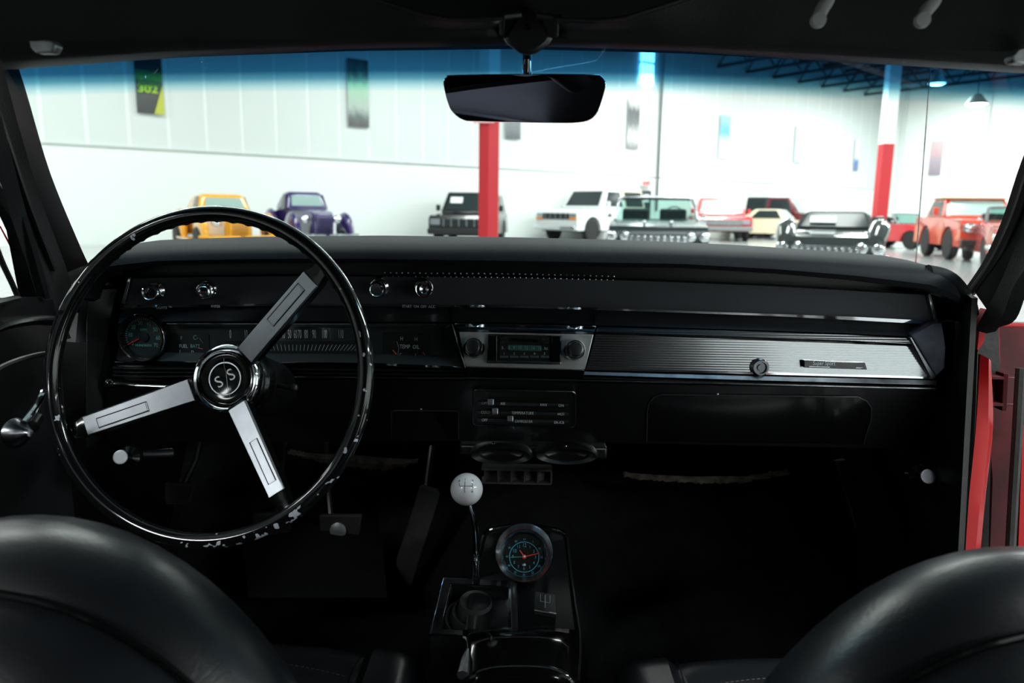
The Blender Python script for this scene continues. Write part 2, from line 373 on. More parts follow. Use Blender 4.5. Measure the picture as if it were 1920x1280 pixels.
# bright window slot, exit sign, doorway, pipe
pA, pB = onwall(1199, 155), onwall(1222, 155); top = CEIL-.1
bm = B(); q = [pA, pB, V((pB.x, pB.y, top)), V((pA.x, pA.y, top))]; q[1].z = q[0].z; solid(bm, [p+WN*.06 for p in q], WN*.03)
o = struct(obj('window_1', bm, mat('daylight_pane', (1, 1, 1), .5, emit=(.9, .97, 1), estr=30), smooth=False))
bm = B(); mid = onwall(1210, 118).z
for zz in (mid,): solid(bm, [V((pA.x, pA.y, zz-.04)), V((pB.x, pB.y, zz-.04)), V((pB.x, pB.y, zz+.04)), V((pA.x, pA.y, zz+.04))], WN*.12)
obj('mullion', bm, M['wpanel'], o, smooth=False)
dp = [onwall(1197, 420), onwall(1216, 420)]; zt = onwall(1207, 357).z
bm = B(); a, b = V((dp[0].x, dp[0].y, 0)), V((dp[1].x, dp[1].y, 0)); solid(bm, [a, b, b+V((0, 0, zt)), a+V((0, 0, zt))], WN*.08)
d1 = struct(obj('door_1', bm, mat('dark_doorway', (.03, .045, .055), .4), smooth=False))
bm = B(); c = (a+b)/2+WN*.09; e = (b-a); solid(bm, [c-e*.25+V((0, 0, zt*.76)), c+e*.25+V((0, 0, zt*.76)), c+e*.25+V((0, 0, zt*.92)), c-e*.25+V((0, 0, zt*.92))], WN*.02); obj('door_window', bm, M['sign'], d1, smooth=False)
es = onwall(1208, 344)+WN*.15; t = thing('exit_sign', 'small white and red EXIT sign over the dark doorway', 'sign', es)
bm = B(); solid(bm, [es-WD*.28+V((0, 0, -.12)), es+WD*.28+V((0, 0, -.12)), es+WD*.28+V((0, 0, .12)), es-WD*.28+V((0, 0, .12))], -WN*.1); obj('sign_box', bm, M['sign'], t, smooth=False)
text('EXIT', es+WN*.01, .24, M['redpr'], t, right=WD, depth=.01, bold=.008)
pp = onwall(1230, 330); bm = B(); tube(bm, [V((pp.x, pp.y, 1.2))+WN*.12, V((pp.x, pp.y, CEIL))+WN*.12], .055, 10)
tag(obj('drain_pipe', bm, mat('pipe_grey', (.10, .12, .13), .5)), 'thin dark grey vertical pipe on the wall right of the bright window slot', 'pipe')

# red and white columns
def column(px, depth, wpx, zred, label, sign=False):
    p = G(px, depth); hw = wpx*depth/1400/2; t = thing('column', label, 'column', p)
    for nm, z0, z1, mm in (('red_base', 0, zred, M['colred']), ('white_shaft', zred, CEIL, M['wall'])):
        bm = B(); sh = [(-1, -.55), (0, -1), (1, -.55), (1, 1), (-1, 1)] if sign else [(-1, -1), (1, -1), (1, 1), (-1, 1)]
        solid(bm, [p+V((a*hw, b*hw, z0)) for a, b in sh], (0, 0, z1-z0)); obj(nm, bm, mm, t, smooth=False)
    if sign:
        z = RP(905, 236, p-V((0, hw, 0)), (0, 1, 0)).z; bm = B(); box(bm, p+V((-hw*.5, -hw-.05, z+.3)), (hw*2.1, .03, .5)); obj('column_sign', bm, mat('pink_sign', (.75, .35, .35), .5), t, smooth=False)
    return t
d2 = 30.0
zr2 = RP(1648, 270, G(1648, d2), (0, 1, 0)).z
column(916, 15.5, 36, RP(916, 160, G(916, 15.5), (0, 1, 0)).z, 'near showroom column, red below, behind the mirror', True)
column(1649, d2, 20, zr2, 'far showroom column, red below and white above, near the far corner')

# roof trusses across the hall
nT = 0; s0 = ws(onwall(1400, 135)); tr0 = None; TL = 40.0; step = 1.6
for i in range(-1, 7):
    s = s0+i*2.1
    if s > S_END-.6: break
    if tr0 is None:
        t = thing('roof_truss', '', 'truss', A0+WD*s+V((0, 0, CHORD)), 0); chords = []
        ang = math.atan2(WN.y, WN.x); t.rotation_euler = (0, 0, ang)
        for nm, z, rr in (('bottom_chord', 0, .06), ('top_chord', 1.02, .06)):
            bm = B(); box(bm, (TL/2, 0, z), (TL, .14, .12)); obj(nm, bm, M['truss'], t, smooth=False, local=True)
        bm = B(); tube(bm, [(0, 0, 0), (step/2, 0, 1.02)], .035, 6); w1 = obj('web', bm, M['truss'], t, smooth=False, local=True)
        bm = B(); tube(bm, [(step/2, 0, 1.02), (step, 0, 0)], .035, 6); w2 = obj('web', bm, M['truss'], t, smooth=False, local=True)
        for q in range(1, int(TL/step)):
            for wv in (w1, w2):
                o = wv.copy(); COL.objects.link(o); o.parent = t; o.location = (q*step, 0, 0)
        tr0 = t
    else:
        t = tr0.copy(); COL.objects.link(t); t.location = A0+WD*s+V((0, 0, CHORD))
        for ch in list(tr0.children): o = ch.copy(); COL.objects.link(o); o.parent = t
    t['label'] = '%s dark steel roof truss counted from the mirror towards the far red column' % ('first', 'second', 'third', 'fourth', 'fifth', 'sixth', 'seventh', 'eighth')[nT]; t['group'] = 'roof trusses'; nT += 1

# lamps under the roof: the lamps seen through the windscreen, and strips lighting the hall
def bay_lamp(px, py, depth, r, label):
    P = U(px, py, depth); t = thing('ceiling_lamp', label, 'lamp', P)
    bm = B(); lathe(bm, [(r*.3, .45), (r*.5, .35), (r, .02), (r*.97, 0), (r*.4, .3)], P, (0, 0, 1), 24); obj('lamp_shade', bm, M['dullmetal'], t)
    bm = B(); lathe(bm, [(0, -.06), (r*.6, -.04), (r*.93, .02)], P, (0, 0, 1), 24); obj('lamp_glass', bm, M['lamp'], t)
    bm = B(); tube(bm, [P+V((0, 0, .4)), V((P.x, P.y, CEIL))], .02, 6); obj('rod', bm, M['truss'], t)
bay_lamp(1757, 157, 26, .28, 'round glowing ceiling lamp seen near the upper right of the windscreen')
bay_lamp(1831, 196, 34, .45, 'blurred bright ceiling lamp farther back, below the round one')
def arealight(P, sx, sy, rz, watt, name='strip_light', col=(.96, 1, .98)):
    l = bpy.data.lights.new(name, 'AREA'); l.shape = 'RECTANGLE'; l.size = sx; l.size_y = sy; l.energy = watt; l.color = col
    o = bpy.data.objects.new(name, l); COL.objects.link(o); o.location = P; o.rotation_euler = (0, 0, rz); return o
wa = math.atan2(WD.y, WD.x)
for i, s in enumerate((-14, -2, 10, 22, 34)):
    for j, dn in enumerate((5, 15, 27, 38)):
        P = A0+WD*s+WN*dn; P.z = CHORD-.25
        arealight(P, 1.1, 8.5, wa+math.pi/2, LIGHT_W*(1.9 if s > 15 else .9)*(2.3 if dn > 20 and s < 15 else 1))

# ================================================================== PARKED CARS
def cp(lst): return [(a, b) for a, b in lst]
def arch(yc, r, z0, n=8):      # points of a wheel arch from rear to front (increasing y -> decreasing)
    return [(yc+r*math.cos(R(180*i/n)), max(z0, z0+r*math.sin(R(180*i/n)))) for i in range(n+1)]
def prism_x(bm, prof, w, taper=None):
    """side profile (y,z) spread over x; taper(y,z) scales the half width"""
    tf = taper or (lambda y, z: 1)
    a = [bm.verts.new((-w*tf(y, z), y, z)) for y, z in prof]; b = [bm.verts.new((w*tf(y, z), y, z)) for y, z in prof]; n = len(a)
    fa = bm.faces.new(a[::-1]); fb = bm.faces.new(b)
    for i in range(n): bm.faces.new((a[i], a[(i+1) % n], b[(i+1) % n], b[i]))
    bmesh.ops.triangulate(bm, faces=[fa, fb])
    return bm
def wheel(t, x, y, r, wd=.2, cap='satinchrome', white=False):
    s = 1 if x > 0 else -1; bm = B()
    lathe(bm, [(r*.6, 0), (r*.92, 0), (r, .03), (r, wd-.03), (r*.92, wd), (r*.62, wd)], (x-s*wd, y, r), (s, 0, 0), 28); o = obj('wheel', bm, M['tire'], t, local=True)
    bm = B(); lathe(bm, [(r*.63, wd-.03), (r*.55, wd-.01), (r*.45, wd-.05), (r*.2, wd-.02), (0, wd)], (x-s*wd, y, r), (s, 0, 0), 20); obj('hubcap', bm, M[cap], o, local=True)
def quadpane(bm, c, ins, n_off):
    """pane inset on a quad c (bl, br, tr, tl)"""
    c = [V(p) for p in c]; mid = sum(c, V())/4; nn = (c[1]-c[0]).cross(c[3]-c[0]).normalized()*n_off
    def q(u, v): return c[0]*(1-u)*(1-v)+c[1]*u*(1-v)+c[2]*u*v+c[3]*(1-u)*v
    u0, v0, u1, v1 = ins
    solid(bm, [q(u0, v0)+nn, q(u1, v0)+nn, q(u1, v1)+nn, q(u0, v1)+nn], -nn*.9); return bm
def cab(t, paint, wb, wt, yb, yt, zb, zt, glass='glassdark', sides=((.06, .94),), bev=.06, hollow=False, nm='cab', roofpaint=None, wins=(.07, .12, .93, .88)):
    """greenhouse: yb=(front,rear) at belt, yt=(front,rear) at roof"""
    b = [V((-wb, yb[0], zb)), V((wb, yb[0], zb)), V((wb, yb[1], zb)), V((-wb, yb[1], zb))]
    u = [V((-wt, yt[0], zt)), V((wt, yt[0], zt)), V((wt, yt[1], zt)), V((-wt, yt[1], zt))]
    bm = B(); vb = [bm.verts.new(p) for p in b]; vu = [bm.verts.new(p) for p in u]
    bm.faces.new(vb[::-1]); bm.faces.new(vu)
    for i in range(4): bm.faces.new((vb[i], vb[(i+1) % 4], vu[(i+1) % 4], vu[i]))
    c = obj(nm, bm, paint, t, smooth=True, bevel=bev, seg=4, local=True)
    bm = B(); quadpane(bm, (b[0], b[1], u[1], u[0]), wins, .012); obj('windshield', bm, M[glass], t, smooth=False, local=True, bevel=.02)
    bm = B(); quadpane(bm, (b[2], b[3], u[3], u[2]), (.1, .15, .9, .85), .012); obj('rear_window', bm, M['glassdark'], t, smooth=False, local=True)
    for (u0, u1) in sides:
        bm = B(); quadpane(bm, (b[1], b[2], u[2], u[1]), (u0, .1, u1, .86), .012); obj('side_window', bm, M['glassdark'], t, smooth=False, local=True)
        bm = B(); quadpane(bm, (b[3], b[0], u[0], u[3]), (1-u1, .1, 1-u0, .86), .012); obj('side_window', bm, M['glassdark'], t, smooth=False, local=True)
    return c
def part(t, nm, c, s, m, bev=.01, rot=None): bm = B(); box(bm, c, s, rot); return obj(nm, bm, M[m] if isinstance(m, str) else m, t, smooth=False, bevel=bev, local=True)
def disc(t, nm, c, r, m, d=.05, ax=(0, -1, 0)): bm = B(); lathe(bm, [(r, 0), (r, d*.6), (r*.8, d), (0, d*1.2)], c, ax, 20); return obj(nm, bm, M[m] if isinstance(m, str) else m, t, local=True)
def carroot(px, depth, rz, label, cat='car', name=None): return thing(name or 'car', label, cat, G(px, depth), R(rz))

def truck(px, depth, rz, label, paint, H, L=4.7, W=.98, kind='suv', grille='glassdark', name='truck', lower=None, glass='glassdark', wheel_r=.38, rear=None, belt=None, sidecap=True, hood=None):
    t = carroot(px, depth, rz, label, 'truck', name); h = L/2; zb = belt or H*.60; zh = hood or H*.57; g = .42 if H > 1.7 else .36
    fy, ry = -h+.95, h-1.05
    prof = [(-h, g), (-h, zh-.12), (-h+.08, zh-.02), (-h+1.45, zh+.03), (-h+1.55, zb), (h, zb), (h, g)]
    low = [(h, g)]+arch(ry, wheel_r+.10, g)+arch(fy, wheel_r+.10, g)
    prof = prof[:-1]+low
    bm = B(); prism_x(bm, prof, W, lambda y, z: .97 if z > zh-.05 else 1); obj('body', bm, paint, t, bevel=.035, seg=2, local=True)
    rt = (-h+1.95, h-.15) if kind == 'suv' else (-h+1.95, -h+2.95)
    rb = (-h+1.45, h-.03) if kind == 'suv' else (-h+1.45, -h+3.15)
    cab(t, paint, W*.95, W*.80, rb, rt, zb, H, glass=glass, sides=((.12, .42), (.50, .92)) if kind == 'suv' else ((.16, .86),), bev=.05)
    if rear: cab(t, rear, W*.953, W*.815, (-h+3.0, h-.02), (-h+2.95, h-.12), zb+.005, H+.012, sides=((.1, .9),), bev=.04, nm='canopy')
    part(t, 'grille', (0, -h-.01, zh-.24), (W*1.25, .06, .22), grille)
    for k in range(5): part(t, 'grille_bar', (-W*.5+k*W*.25, -h-.05, zh-.24), (.03, .03, .21), 'dullmetal', 0)
    for s in (-1, 1):
        part(t, 'headlight', (s*W*.78, -h-.012, zh-.22), (.30, .06, .17), 'satinchrome')
        part(t, 'mirror', (s*(W+.09), -h+1.75, zb+.16), (.14, .10, .20), paint, .03)
        for yy in (fy, ry): wheel(t, s*W*.99, yy, wheel_r)
    part(t, 'bumper', (0, -h-.10, g+.10), (W*2.0, .20, .17), lower or 'chrome', .03)
    part(t, 'underbody', (0, 0, g+.02), (W*1.7, L*.9, .12), 'tire')
    return t
def pnt(name, col, rough=.18): return mat(name, col, rough, coat=.7)

# hot rods of the 1930s
def hotrod(px, depth, rz, label, paint, H, W=.78, L=3.9, fat=1.0, grille='same'):
    t = carroot(px, depth, rz, label, 'car', 'hot_rod'); h = L/2
    bw = W*.74
    prof = [(-h+.25, .40), (-h+.18, .95*H/1.5), (-h+.35, 1.0*H/1.5), (-h+1.45, 1.04*H/1.5), (h-1.0, 1.04*H/1.5), (h-.35, .9*H/1.5), (h-.05, .55), (h-.05, .35)]
    bm = B(); prism_x(bm, prof, bw, lambda y, z: (.46 if y < -h+.5 else (.9 if y < 0 else 1.0))); obj('body', bm, paint, t, bevel=.10, seg=4, local=True)
    cab(t, paint, bw*.98, bw*.80, (-h+1.40, h-.55), (-h+1.70, h-1.15), 1.0*H/1.5, H, glass='glasspale', sides=((.10, .42),), bev=.13, wins=(.12, .25, .88, .80))
    bm = B(); prism_x(bm, [(-h+.10, .38), (-h+.02, .9*H/1.5), (-h+.14, .97*H/1.5), (-h+.30, .95*H/1.5), (-h+.30, .38)], .23); gr = obj('grille', bm, paint if grille == 'same' else M[grille], t, bevel=.06, seg=3, local=True)
    for k in range(7): bm = B(); box(bm, (-.15+k*.05, -h+.045, .62*H/1.5), (.012, .03, .46*H/1.5)); obj('grille_bar', bm, mat_bar(paint), gr, smooth=False, local=True)
    for s in (-1, 1):
        for yy, r, wd in ((-h+.55, .42, .20), (h-.65, .47, .23)):
            pts = []; rad = []
            for i in range(13):
                a = R(-12+i*(196/12)); c = V((s*(W*.98-wd*.5), yy-math.cos(a)*r*1.02, .33+math.sin(a)*r*.98)); pts.append(c); rad.append(wd*(.62+.5*math.sin(max(0, min(math.pi, a))))*fat)
            bm = B(); tube(bm, pts, rad, 14, up=(1, 0, 0), flat=.5); obj('fender', bm, paint, t, local=True)
            wheel(t, s*W*1.02, yy, .32 if yy < 0 else .35, .18)
        part(t, 'running_board', (s*W*.92, 0, .34), (.26, 1.6, .06), paint, .02)
        bm = B(); lathe(bm, [(.0, .22), (.06, .2), (.105, .08), (.11, 0)], (s*W*.52, -h+.30, .80*H/1.5), (0, 1, 0), 18); hl = obj('headlight', bm, paint, t, local=True)
        disc(hl, 'lens', (s*W*.52, -h+.30, .80*H/1.5), .10, 'chrome', .03)
        bm = B(); tube(bm, smooth_path([(s*.05, -h-.12, .42), (s*.5, -h-.14, .43), (s*W*1.05, -h-.02, .43)], 4), .035, 8); obj('bumper', bm, M['chrome'] if fat > 1 else paint, t, local=True)
    return t
_bars = {}
def mat_bar(p):
    if p.name not in _bars:
        c = p.node_tree.nodes['Principled BSDF'].inputs['Base Color'].default_value; _bars[p.name] = mat('bar_'+p.name, [c[i]*.5 for i in range(3)], .3)
    return _bars[p.name]
YEL = pnt('yellow_paint', (.80, .36, .01)); PUR = pnt('purple_paint', (.035, .02, .13))
hotrod(414, 18.3, 34, 'yellow hot rod coupe seen over the steering wheel', YEL, 1.39, W=.86)
hotrod(573, 20.2, 33, 'purple rounded 1930s coupe right of the yellow hot rod', PUR, 1.52, W=.80, L=3.3, fat=1.15)

BLK = pnt('black_paint', (.008, .010, .010)); WHT = mat('white_paint', (.80, .82, .82), .5); REDP = pnt('bright_red_paint', (.55, .02, .03))
MAR = pnt('maroon_paint', (.14, .012, .022)); CRM = pnt('cream_paint', (.72, .66, .48)); ORR = pnt('orange_red_paint', (.72, .06, .03)); GRN = mat('dark_green_black_paint', (.008, .018, .022), .25, coat=.15)
t = truck(884, 25, -6, 'black boxy sport-utility half hidden behind the near red column', BLK, 1.68, L=4.2, W=.95, lower=M['plastic'])
part(t, 'window_sticker', (-.42, -.385, 1.42), (.40, .02, .24), 'sign', 0, Matrix.Rotation(R(-36), 3, 'X'))
t = truck(1112, 29.8, -42, 'white full-size sport-utility with black canopy glass, facing left', WHT, 1.98, L=4.5, W=1.0, kind='pickup', rear=mat('tan_canopy', (.62, .55, .45), .4), lower='chrome', wheel_r=.42, hood=1.18, belt=1.25)
for s in (-1, 1): part(t, 'turn_signal', (s*.80, -2.27, .86), (.30, .06, .09), mat('amber_lens', (.8, .25, .02), .3))
t = truck(1348, 33, -8, 'red pickup truck with chrome bumper beside the black convertible', REDP, 1.77, L=4.6, W=1.08, kind='pickup', grille='dullmetal', lower='dullmetal', glass='glasspale')
truck(1478, 37.6, 58, 'maroon sport-utility with black rear roof, parked behind the cream coupe', MAR, 1.95, L=4.3, W=.95, kind='pickup', rear=M['plastic'], glass='glasspale')
t = truck(1825, 20.6, -12, 'orange-red old four-wheel-drive truck at the right edge of the windscreen', ORR, 1.58, L=3.9, W=.90, kind='pickup', grille='satinchrome', lower=M['plastic'], glass='glasspale', wheel_r=.40, belt=1.08, hood=1.04)
part(t, 'roof_cap', (0, .45, 1.60), (1.55, 1.2, .05), mat('tan_roof', (.65, .55, .38), .5), .02)
for s in (-1, 1): disc(t, 'round_headlight', (s*.68, -1.97, .82), .13, 'chrome', .05)
part(t, 'skid_plate', (0, -1.9, .38), (1.5, .25, .22), 'plastic', .03)

def sedan(px, depth, rz, label, paint, H, L=4.6, W=.92, belt=.90, hoodz=.86, roof=(.32, .42, .66, .80), glass='glasspale', kind='coupe', name='coupe', lamps=2, wr=.32, g=.26):
    t = carroot(px, depth, rz, label, 'car', name); h = L/2
    prof = [(-h+.05, g+.05), (-h, hoodz-.22), (-h+.06, hoodz-.07), (-h+.5, hoodz-.01), (-h+1.3, hoodz+.02), (-h+L*.33, belt), (h-1.2, belt), (h-.3, belt-.03), (h-.02, belt-.12), (h, g+.12), (h-.1, g)]
    fy, ry = -h+.82, h-.95
    prof = prof+arch(ry, wr+.06, g)+arch(fy, wr+.06, g)
    bm = B(); prism_x(bm, prof, W, lambda y, z: .93 if (z > hoodz-.03 or y < -h+.1) else 1); obj('body', bm, paint, t, bevel=.06, seg=3, local=True)
    f0, f1, f2, f3 = [-h+L*q for q in roof]
    if kind == 'coupe': cab(t, paint, W*.86, W*.66, (f0, f3), (f1, f2), belt, H, glass=glass, sides=((.14, .80),), bev=.05)
    elif kind == 'softtop': cab(t, mat('soft_top_cloth', (.012, .014, .015), .8), W*.82, W*.62, (f0, f3), (f1, f2), belt, H, glass='glassdark', sides=((.16, .62),), bev=.09)
    else:
        b = [V((-W*.86, f0, belt)), V((W*.86, f0, belt)), V((W*.74, f1, H)), V((-W*.74, f1, H))]
        bm = B(); tube(bm, smooth_path([b[0], b[0].lerp(b[3], .8)+V((-.02, 0, 0)), b[3]+V((.12, 0, 0)), b[2]-V((.12, 0, 0)), b[1].lerp(b[2], .8)+V((.02, 0, 0)), b[1]], 5), .035, 8); obj('windshield_frame', bm, M['darkchrome' if kind == 'convertible' else 'dullmetal'], t, local=True)
        bm = B(); quadpane(bm, b, (.02, .02, .98, .98), .006); obj('windshield', bm, M['shade'], t, smooth=False, local=True)
        part(t, 'cockpit', (0, (f0+f3)/2+.3, belt-.01), (W*1.4, 1.5, .06), 'recess', .02)
        for s in (-1, 1): part(t, 'seat', (s*W*.42, (f0+f3)/2+.5, belt+.08), (W*.6, .16, .34), 'seat', .05)
        if kind == 'convertible':
            bm = B(); ring = [V((W*.40+.18*math.cos(a), f0+.42+.06*math.sin(a), belt+.12+.17*math.sin(a))) for a in [R(i*20) for i in range(18)]]; tube(bm, ring, .012, 6, closed=True); obj('steering_wheel_rim', bm, M['plastic'], t, local=True)
    part(t, 'grille', (0, -h+.0, hoodz-.30), (W*1.15, .08, .16), 'darkchrome', .02)
    for k in range(9): part(t, 'grille_tooth', (-W*.5+k*W*.125, -h-.05, hoodz-.30), (.04, .04, .12), 'chrome', .01)
    for s in (-1, 1):
        for k in range(lamps):
            disc(t, 'headlight', (s*(W*.86-k*.24), -h+.04, hoodz-.26), .105, 'chrome', .07)
        for yy in (fy, ry): wheel(t, s*W*.98, yy, wr, .19)
        part(t, 'mirror', (s*(W-.02), f0+.15, belt+.09), (.10, .06, .08), 'chrome', .02)
    bm = B(); tube(bm, smooth_path([(-W*1.0, -h+.25, g+.16), (-W*.9, -h-.05, g+.16), (0, -h-.12, g+.17), (W*.9, -h-.05, g+.16), (W*1.0, -h+.25, g+.16)], 5), .07, 8); obj('bumper', bm, M['chrome'], t, local=True)
    part(t, 'underbody', (0, 0, g+.02), (W*1.6, L*.85, .1), 'tire')
    return t
t = sedan(1228, 16.6, -8, 'dark green-black convertible with open windscreen facing the camera', GRN, 1.385, L=5.2, W=.98, belt=.93, hoodz=.90, roof=(.34, .42, .6, .66), kind='convertible', name='convertible')
for s in (-1, 1):
    bm = B(); lathe(bm, [(.0, -.02), (.03, .0), (.02, .5)], (s*.25, -2.4, .91), (0, 1, .03), 8); obj('hood_spear', bm, M['chrome'], t, local=True)
bm = B(); box(bm, (0, -.42, 1.375), (1.38, .10, .05)); obj('header_rail', bm, M['plastic'], t, local=True, bevel=.01)
sedan(1452, 35.3, 58, 'cream coupe parked side-on in front of the maroon sport-utility', CRM, 1.36, L=4.5, W=.88, name='coupe')
t = sedan(1568, 14.2, -24, 'dark grey low roadster with soft top and chrome trim, behind the dashboard', pnt('charcoal_paint', (.03, .036, .036), .14), 1.15, L=4.0, W=.84, belt=.83, hoodz=.80, roof=(.36, .46, .62, .82), kind='softtop', name='roadster', g=.22, wr=.31)
part(t, 'window_sign', (-.20, -.42, 1.00), (.44, .02, .17), 'sign', 0, Matrix.Rotation(R(-50), 3, 'X'))
for s in (-1, 1):
    bm = B(); tube(bm, smooth_path([(s*.68, -1.98, .66), (s*.72, -1.5, .84), (s*.74, -1.0, .86), (s*.76, -.4, .80)], 4), [.13, .15, .16, .17, .17, .17, .16, .16, .15, .14, .13, .12, .1], 12); obj('fender', bm, pnt('charcoal_fender', (.03, .036, .036), .12), t, local=True)
sedan(1688, 27, 24, 'small red car half hidden between the far red column and the antenna', REDP, 1.20, L=3.9, W=.82, belt=.84, hoodz=.80, name='car', kind='open', roof=(.36, .46, .6, .7))
sedan(1905, 18.6, -20, 'pale red open car behind the orange-red truck at the frame edge', pnt('faded_red_paint', (.55, .10, .09)), 1.33, L=4.0, W=.86, belt=.95, hoodz=.90, kind='open', name='open_car', roof=(.34, .42, .6, .7))

# ================================================================== THE CAR WE SIT IN
# windshield
def ws_pt(u, v):       # u -1..1, v 0..1
    xb, yb, zb = .78*u, 1.52-.30*u*u, .955-.01*u*u
    xt, yt, zt = .655*u, .895-.135*u*u, 1.243-.012*u*u
    v2 = v; bow = .012*math.sin(math.pi*v)
    return V((xb+(xt-xb)*v2, yb+(yt-yb)*v2+bow*.5, zb+(zt-zb)*v2+bow))
bm = B(); N1, N2 = 40, 30; uvl = bm.loops.layers.uv.new('UVMap')
vs = [[bm.verts.new(ws_pt(-1+2*i/N1, j/N2)) for i in range(N1+1)] for j in range(N2+1)]
for j in range(N2):
    for i in range(N1):
        f = bm.faces.new((vs[j][i], vs[j][i+1], vs[j+1][i+1], vs[j+1][i]))
        for l, (a, b) in zip(f.loops, ((i, j), (i+1, j), (i+1, j+1), (i, j+1))):
            uu = -1+2*a/N1; l[uvl].uv = (a/N1, b/N2-.004+.085*uu*uu)
me = bpy.data.meshes.new('windshield'); bm.to_mesh(me); bm.free()
tag(link('windshield', me, windshield_mat()), 'curved windscreen with a blue tint band along its top', 'windshield')

# header, roof and headliner
BODY = thing('car_shell', 'body of the car around the camera: black headliner, red open right door, black left door', 'car body', (0, 0, .2))
hd = BODY
low = [(-40, 121), (0, 117), (150, 107), (300, 97), (640, 85), (960, 81), (1280, 89), (1600, 105), (1920, 124), (1960, 127)]
bm = B(); rows = [[], [], [], [], []]
for i in range(41):
    x = -140+2210*i/40; u = (x-985)/985; yh = .885-.115*u*u; p = U(x, interp(low, x), yh)
    rows[0].append(p+V((0, .05, .004))); rows[1].append(p); rows[2].append(p+V((0, -.012, .004))); rows[3].append(p+V((0, -.05, .035))); rows[4].append(p+V((0, -.14, .062)))
grid(bm, rows); obj('header', bm, M['vinyl'], hd)
bm = B(); rr = []
for j in range(15):
    y = .78-j*.16; rr.append([V((-.64+1.28*i/16, y-.02*abs(-1+i/8)**2, 1.272+.03*math.sin(min(1, j/12)*math.pi)-.030*abs(-1+i/8)**3-.055*max(0, j-9))) for i in range(17)])
grid(bm, rr); obj('headliner', bm, M['satin'], hd)
bm = B(); grid(bm, [[p+V((0, 0, .03)) for p in r] for r in rr]); obj('roof_skin', bm, M['red'], hd)
for s in (-1, 1):
    bm = B(); tube(bm, smooth_path([V((s*.56, .775, 1.262)), V((s*.655, .73, 1.245)), V((s*.685, .3, 1.258)), V((s*.68, -.3, 1.262)), V((s*.66, -.95, 1.235)), V((s*.66, -1.3, 1.16))], 5), .030, 10, flat=.8); obj('roof_rail', bm, M['satin'], hd)
# sun visors: the inboard end curves down to the mirror bracket
def visor(name, lab, lower, upper):
    bm = B(); pts = []; cx = (lower[0][0]+lower[-1][0])/2
    def yv(x): u = (x-985)/985; return .80-.10*u*u
    a = [U(x, y, yv(x)) for x, y in lower]; b = [U(x, y, yv(x)-.025) for x, y in upper]
    n = 30; rows = []
    def at(pl, f):
        x = pl[0][0]+(pl[-1][0]-pl[0][0])*f; return x, interp(pl, x)
    F0 = [U(*at(lower, i/n), yv(at(lower, i/n)[0])) for i in range(n+1)]; F1 = [U(*at(upper, i/n), yv(at(upper, i/n)[0])-.03) for i in range(n+1)]
    rows = [[p+V((0, .012, .003)) for p in F0], F0, [p+V((0, -.006, .006)) for p in F0], [p.lerp(q, .5)+V((0, -.008, 0)) for p, q in zip(F0, F1)], [p+V((0, -.005, -.004)) for p in F1], F1, [p+V((0, .012, 0)) for p in F1]]
    grid(bm, rows, False)
    t = thing(name, lab, 'sun visor', (F0[0]+F0[-1])/2)
    o = obj('visor_pad', bm, M['vinyl'], t); s = o.modifiers.new('s', 'SOLIDIFY'); s.thickness = .004
    bm = B(); tube(bm, [p+V((0, -.008, -.002)) for p in F1], .0022, 6); obj('piping', bm, M['plastic'], t)
    bm = B(); e = 0 if lower[0][0] > 985 else n
    tube(bm, [F0[e]+V((0, -.006, .002)), F0[e].lerp(F1[e], .5)+V((0, -.01, 0)), F1[e]+V((0, -.008, 0))], .0028, 6); obj('end_seam', bm, M['plastic'], t)
    bm = B(); P = F1[e]; s = -1 if e == 0 else 1
    tube(bm, [P+V((-s*.006, -.002, 0)), P+V((s*.018, .004, .004))], .0035, 8); obj('pivot_rod', bm, M['plastic'], t)
visor('sun_visor', 'black vinyl sun visor on the driver side, left of the mirror bracket', [(-90, 80), (200, 74), (640, 72), (860, 70), (942, 68)], [(-90, -40), (600, -30), (700, -5), (760, 17), (820, 32), (880, 36), (942, 33)])
visor('sun_visor', 'black vinyl sun visor on the passenger side, right of the mirror bracket', [(1042, 72), (1150, 74), (1500, 84), (1990, 100)], [(1042, 35), (1100, 38), (1160, 36), (1220, 18), (1270, 2), (1340, -20), (1990, -30)])
def clip(name, lab, pts, y, m='dullmetal'):
    bm = B(); solid(bm, pxpoly(pts, y), (0, .012, 0)); return tag(obj(name, bm, M[m], bevel=.002), lab, 'clip')
clip('visor_clip', 'grey metal visor clip at the upper left corner of the windscreen', [(52, 72), (98, 74), (106, 84), (98, 99), (66, 99), (56, 90)], .715)
clip('visor_clip', 'small grey visor clip at the upper right corner', [(1925, 86), (1910, 90), (1896, 106), (1900, 117), (1930, 120)], .70)
for i, (x, lab) in enumerate(((1543, 'grey curved coat hook under the roof, left one of the pair'), (1738, 'grey curved coat hook under the roof, right one of the pair'))):
    bm = B(); e = -2 if i == 0 else 0; d = 0 if i == 0 else 6
    tube(bm, smooth_path([U(x+14+d*.9, -14, .70), U(x+8+d, 2, .70), U(x-1+e, 20, .695), U(x-9, 38, .69)], 5), [.0058]*16, 10, up=(0, 1, 0), flat=.45)
    lathe(bm, [(.0, .0035), (.0062, .003), (.0068, 0), (.0062, -.003), (0, -.0035)], U(x-9, 38, .688), (0, -1, 0), 16)
    tag(obj('coat_hook', bm, mat('hook_grey_%d' % i, (.36, .36, .36), .5)), lab, 'hook')

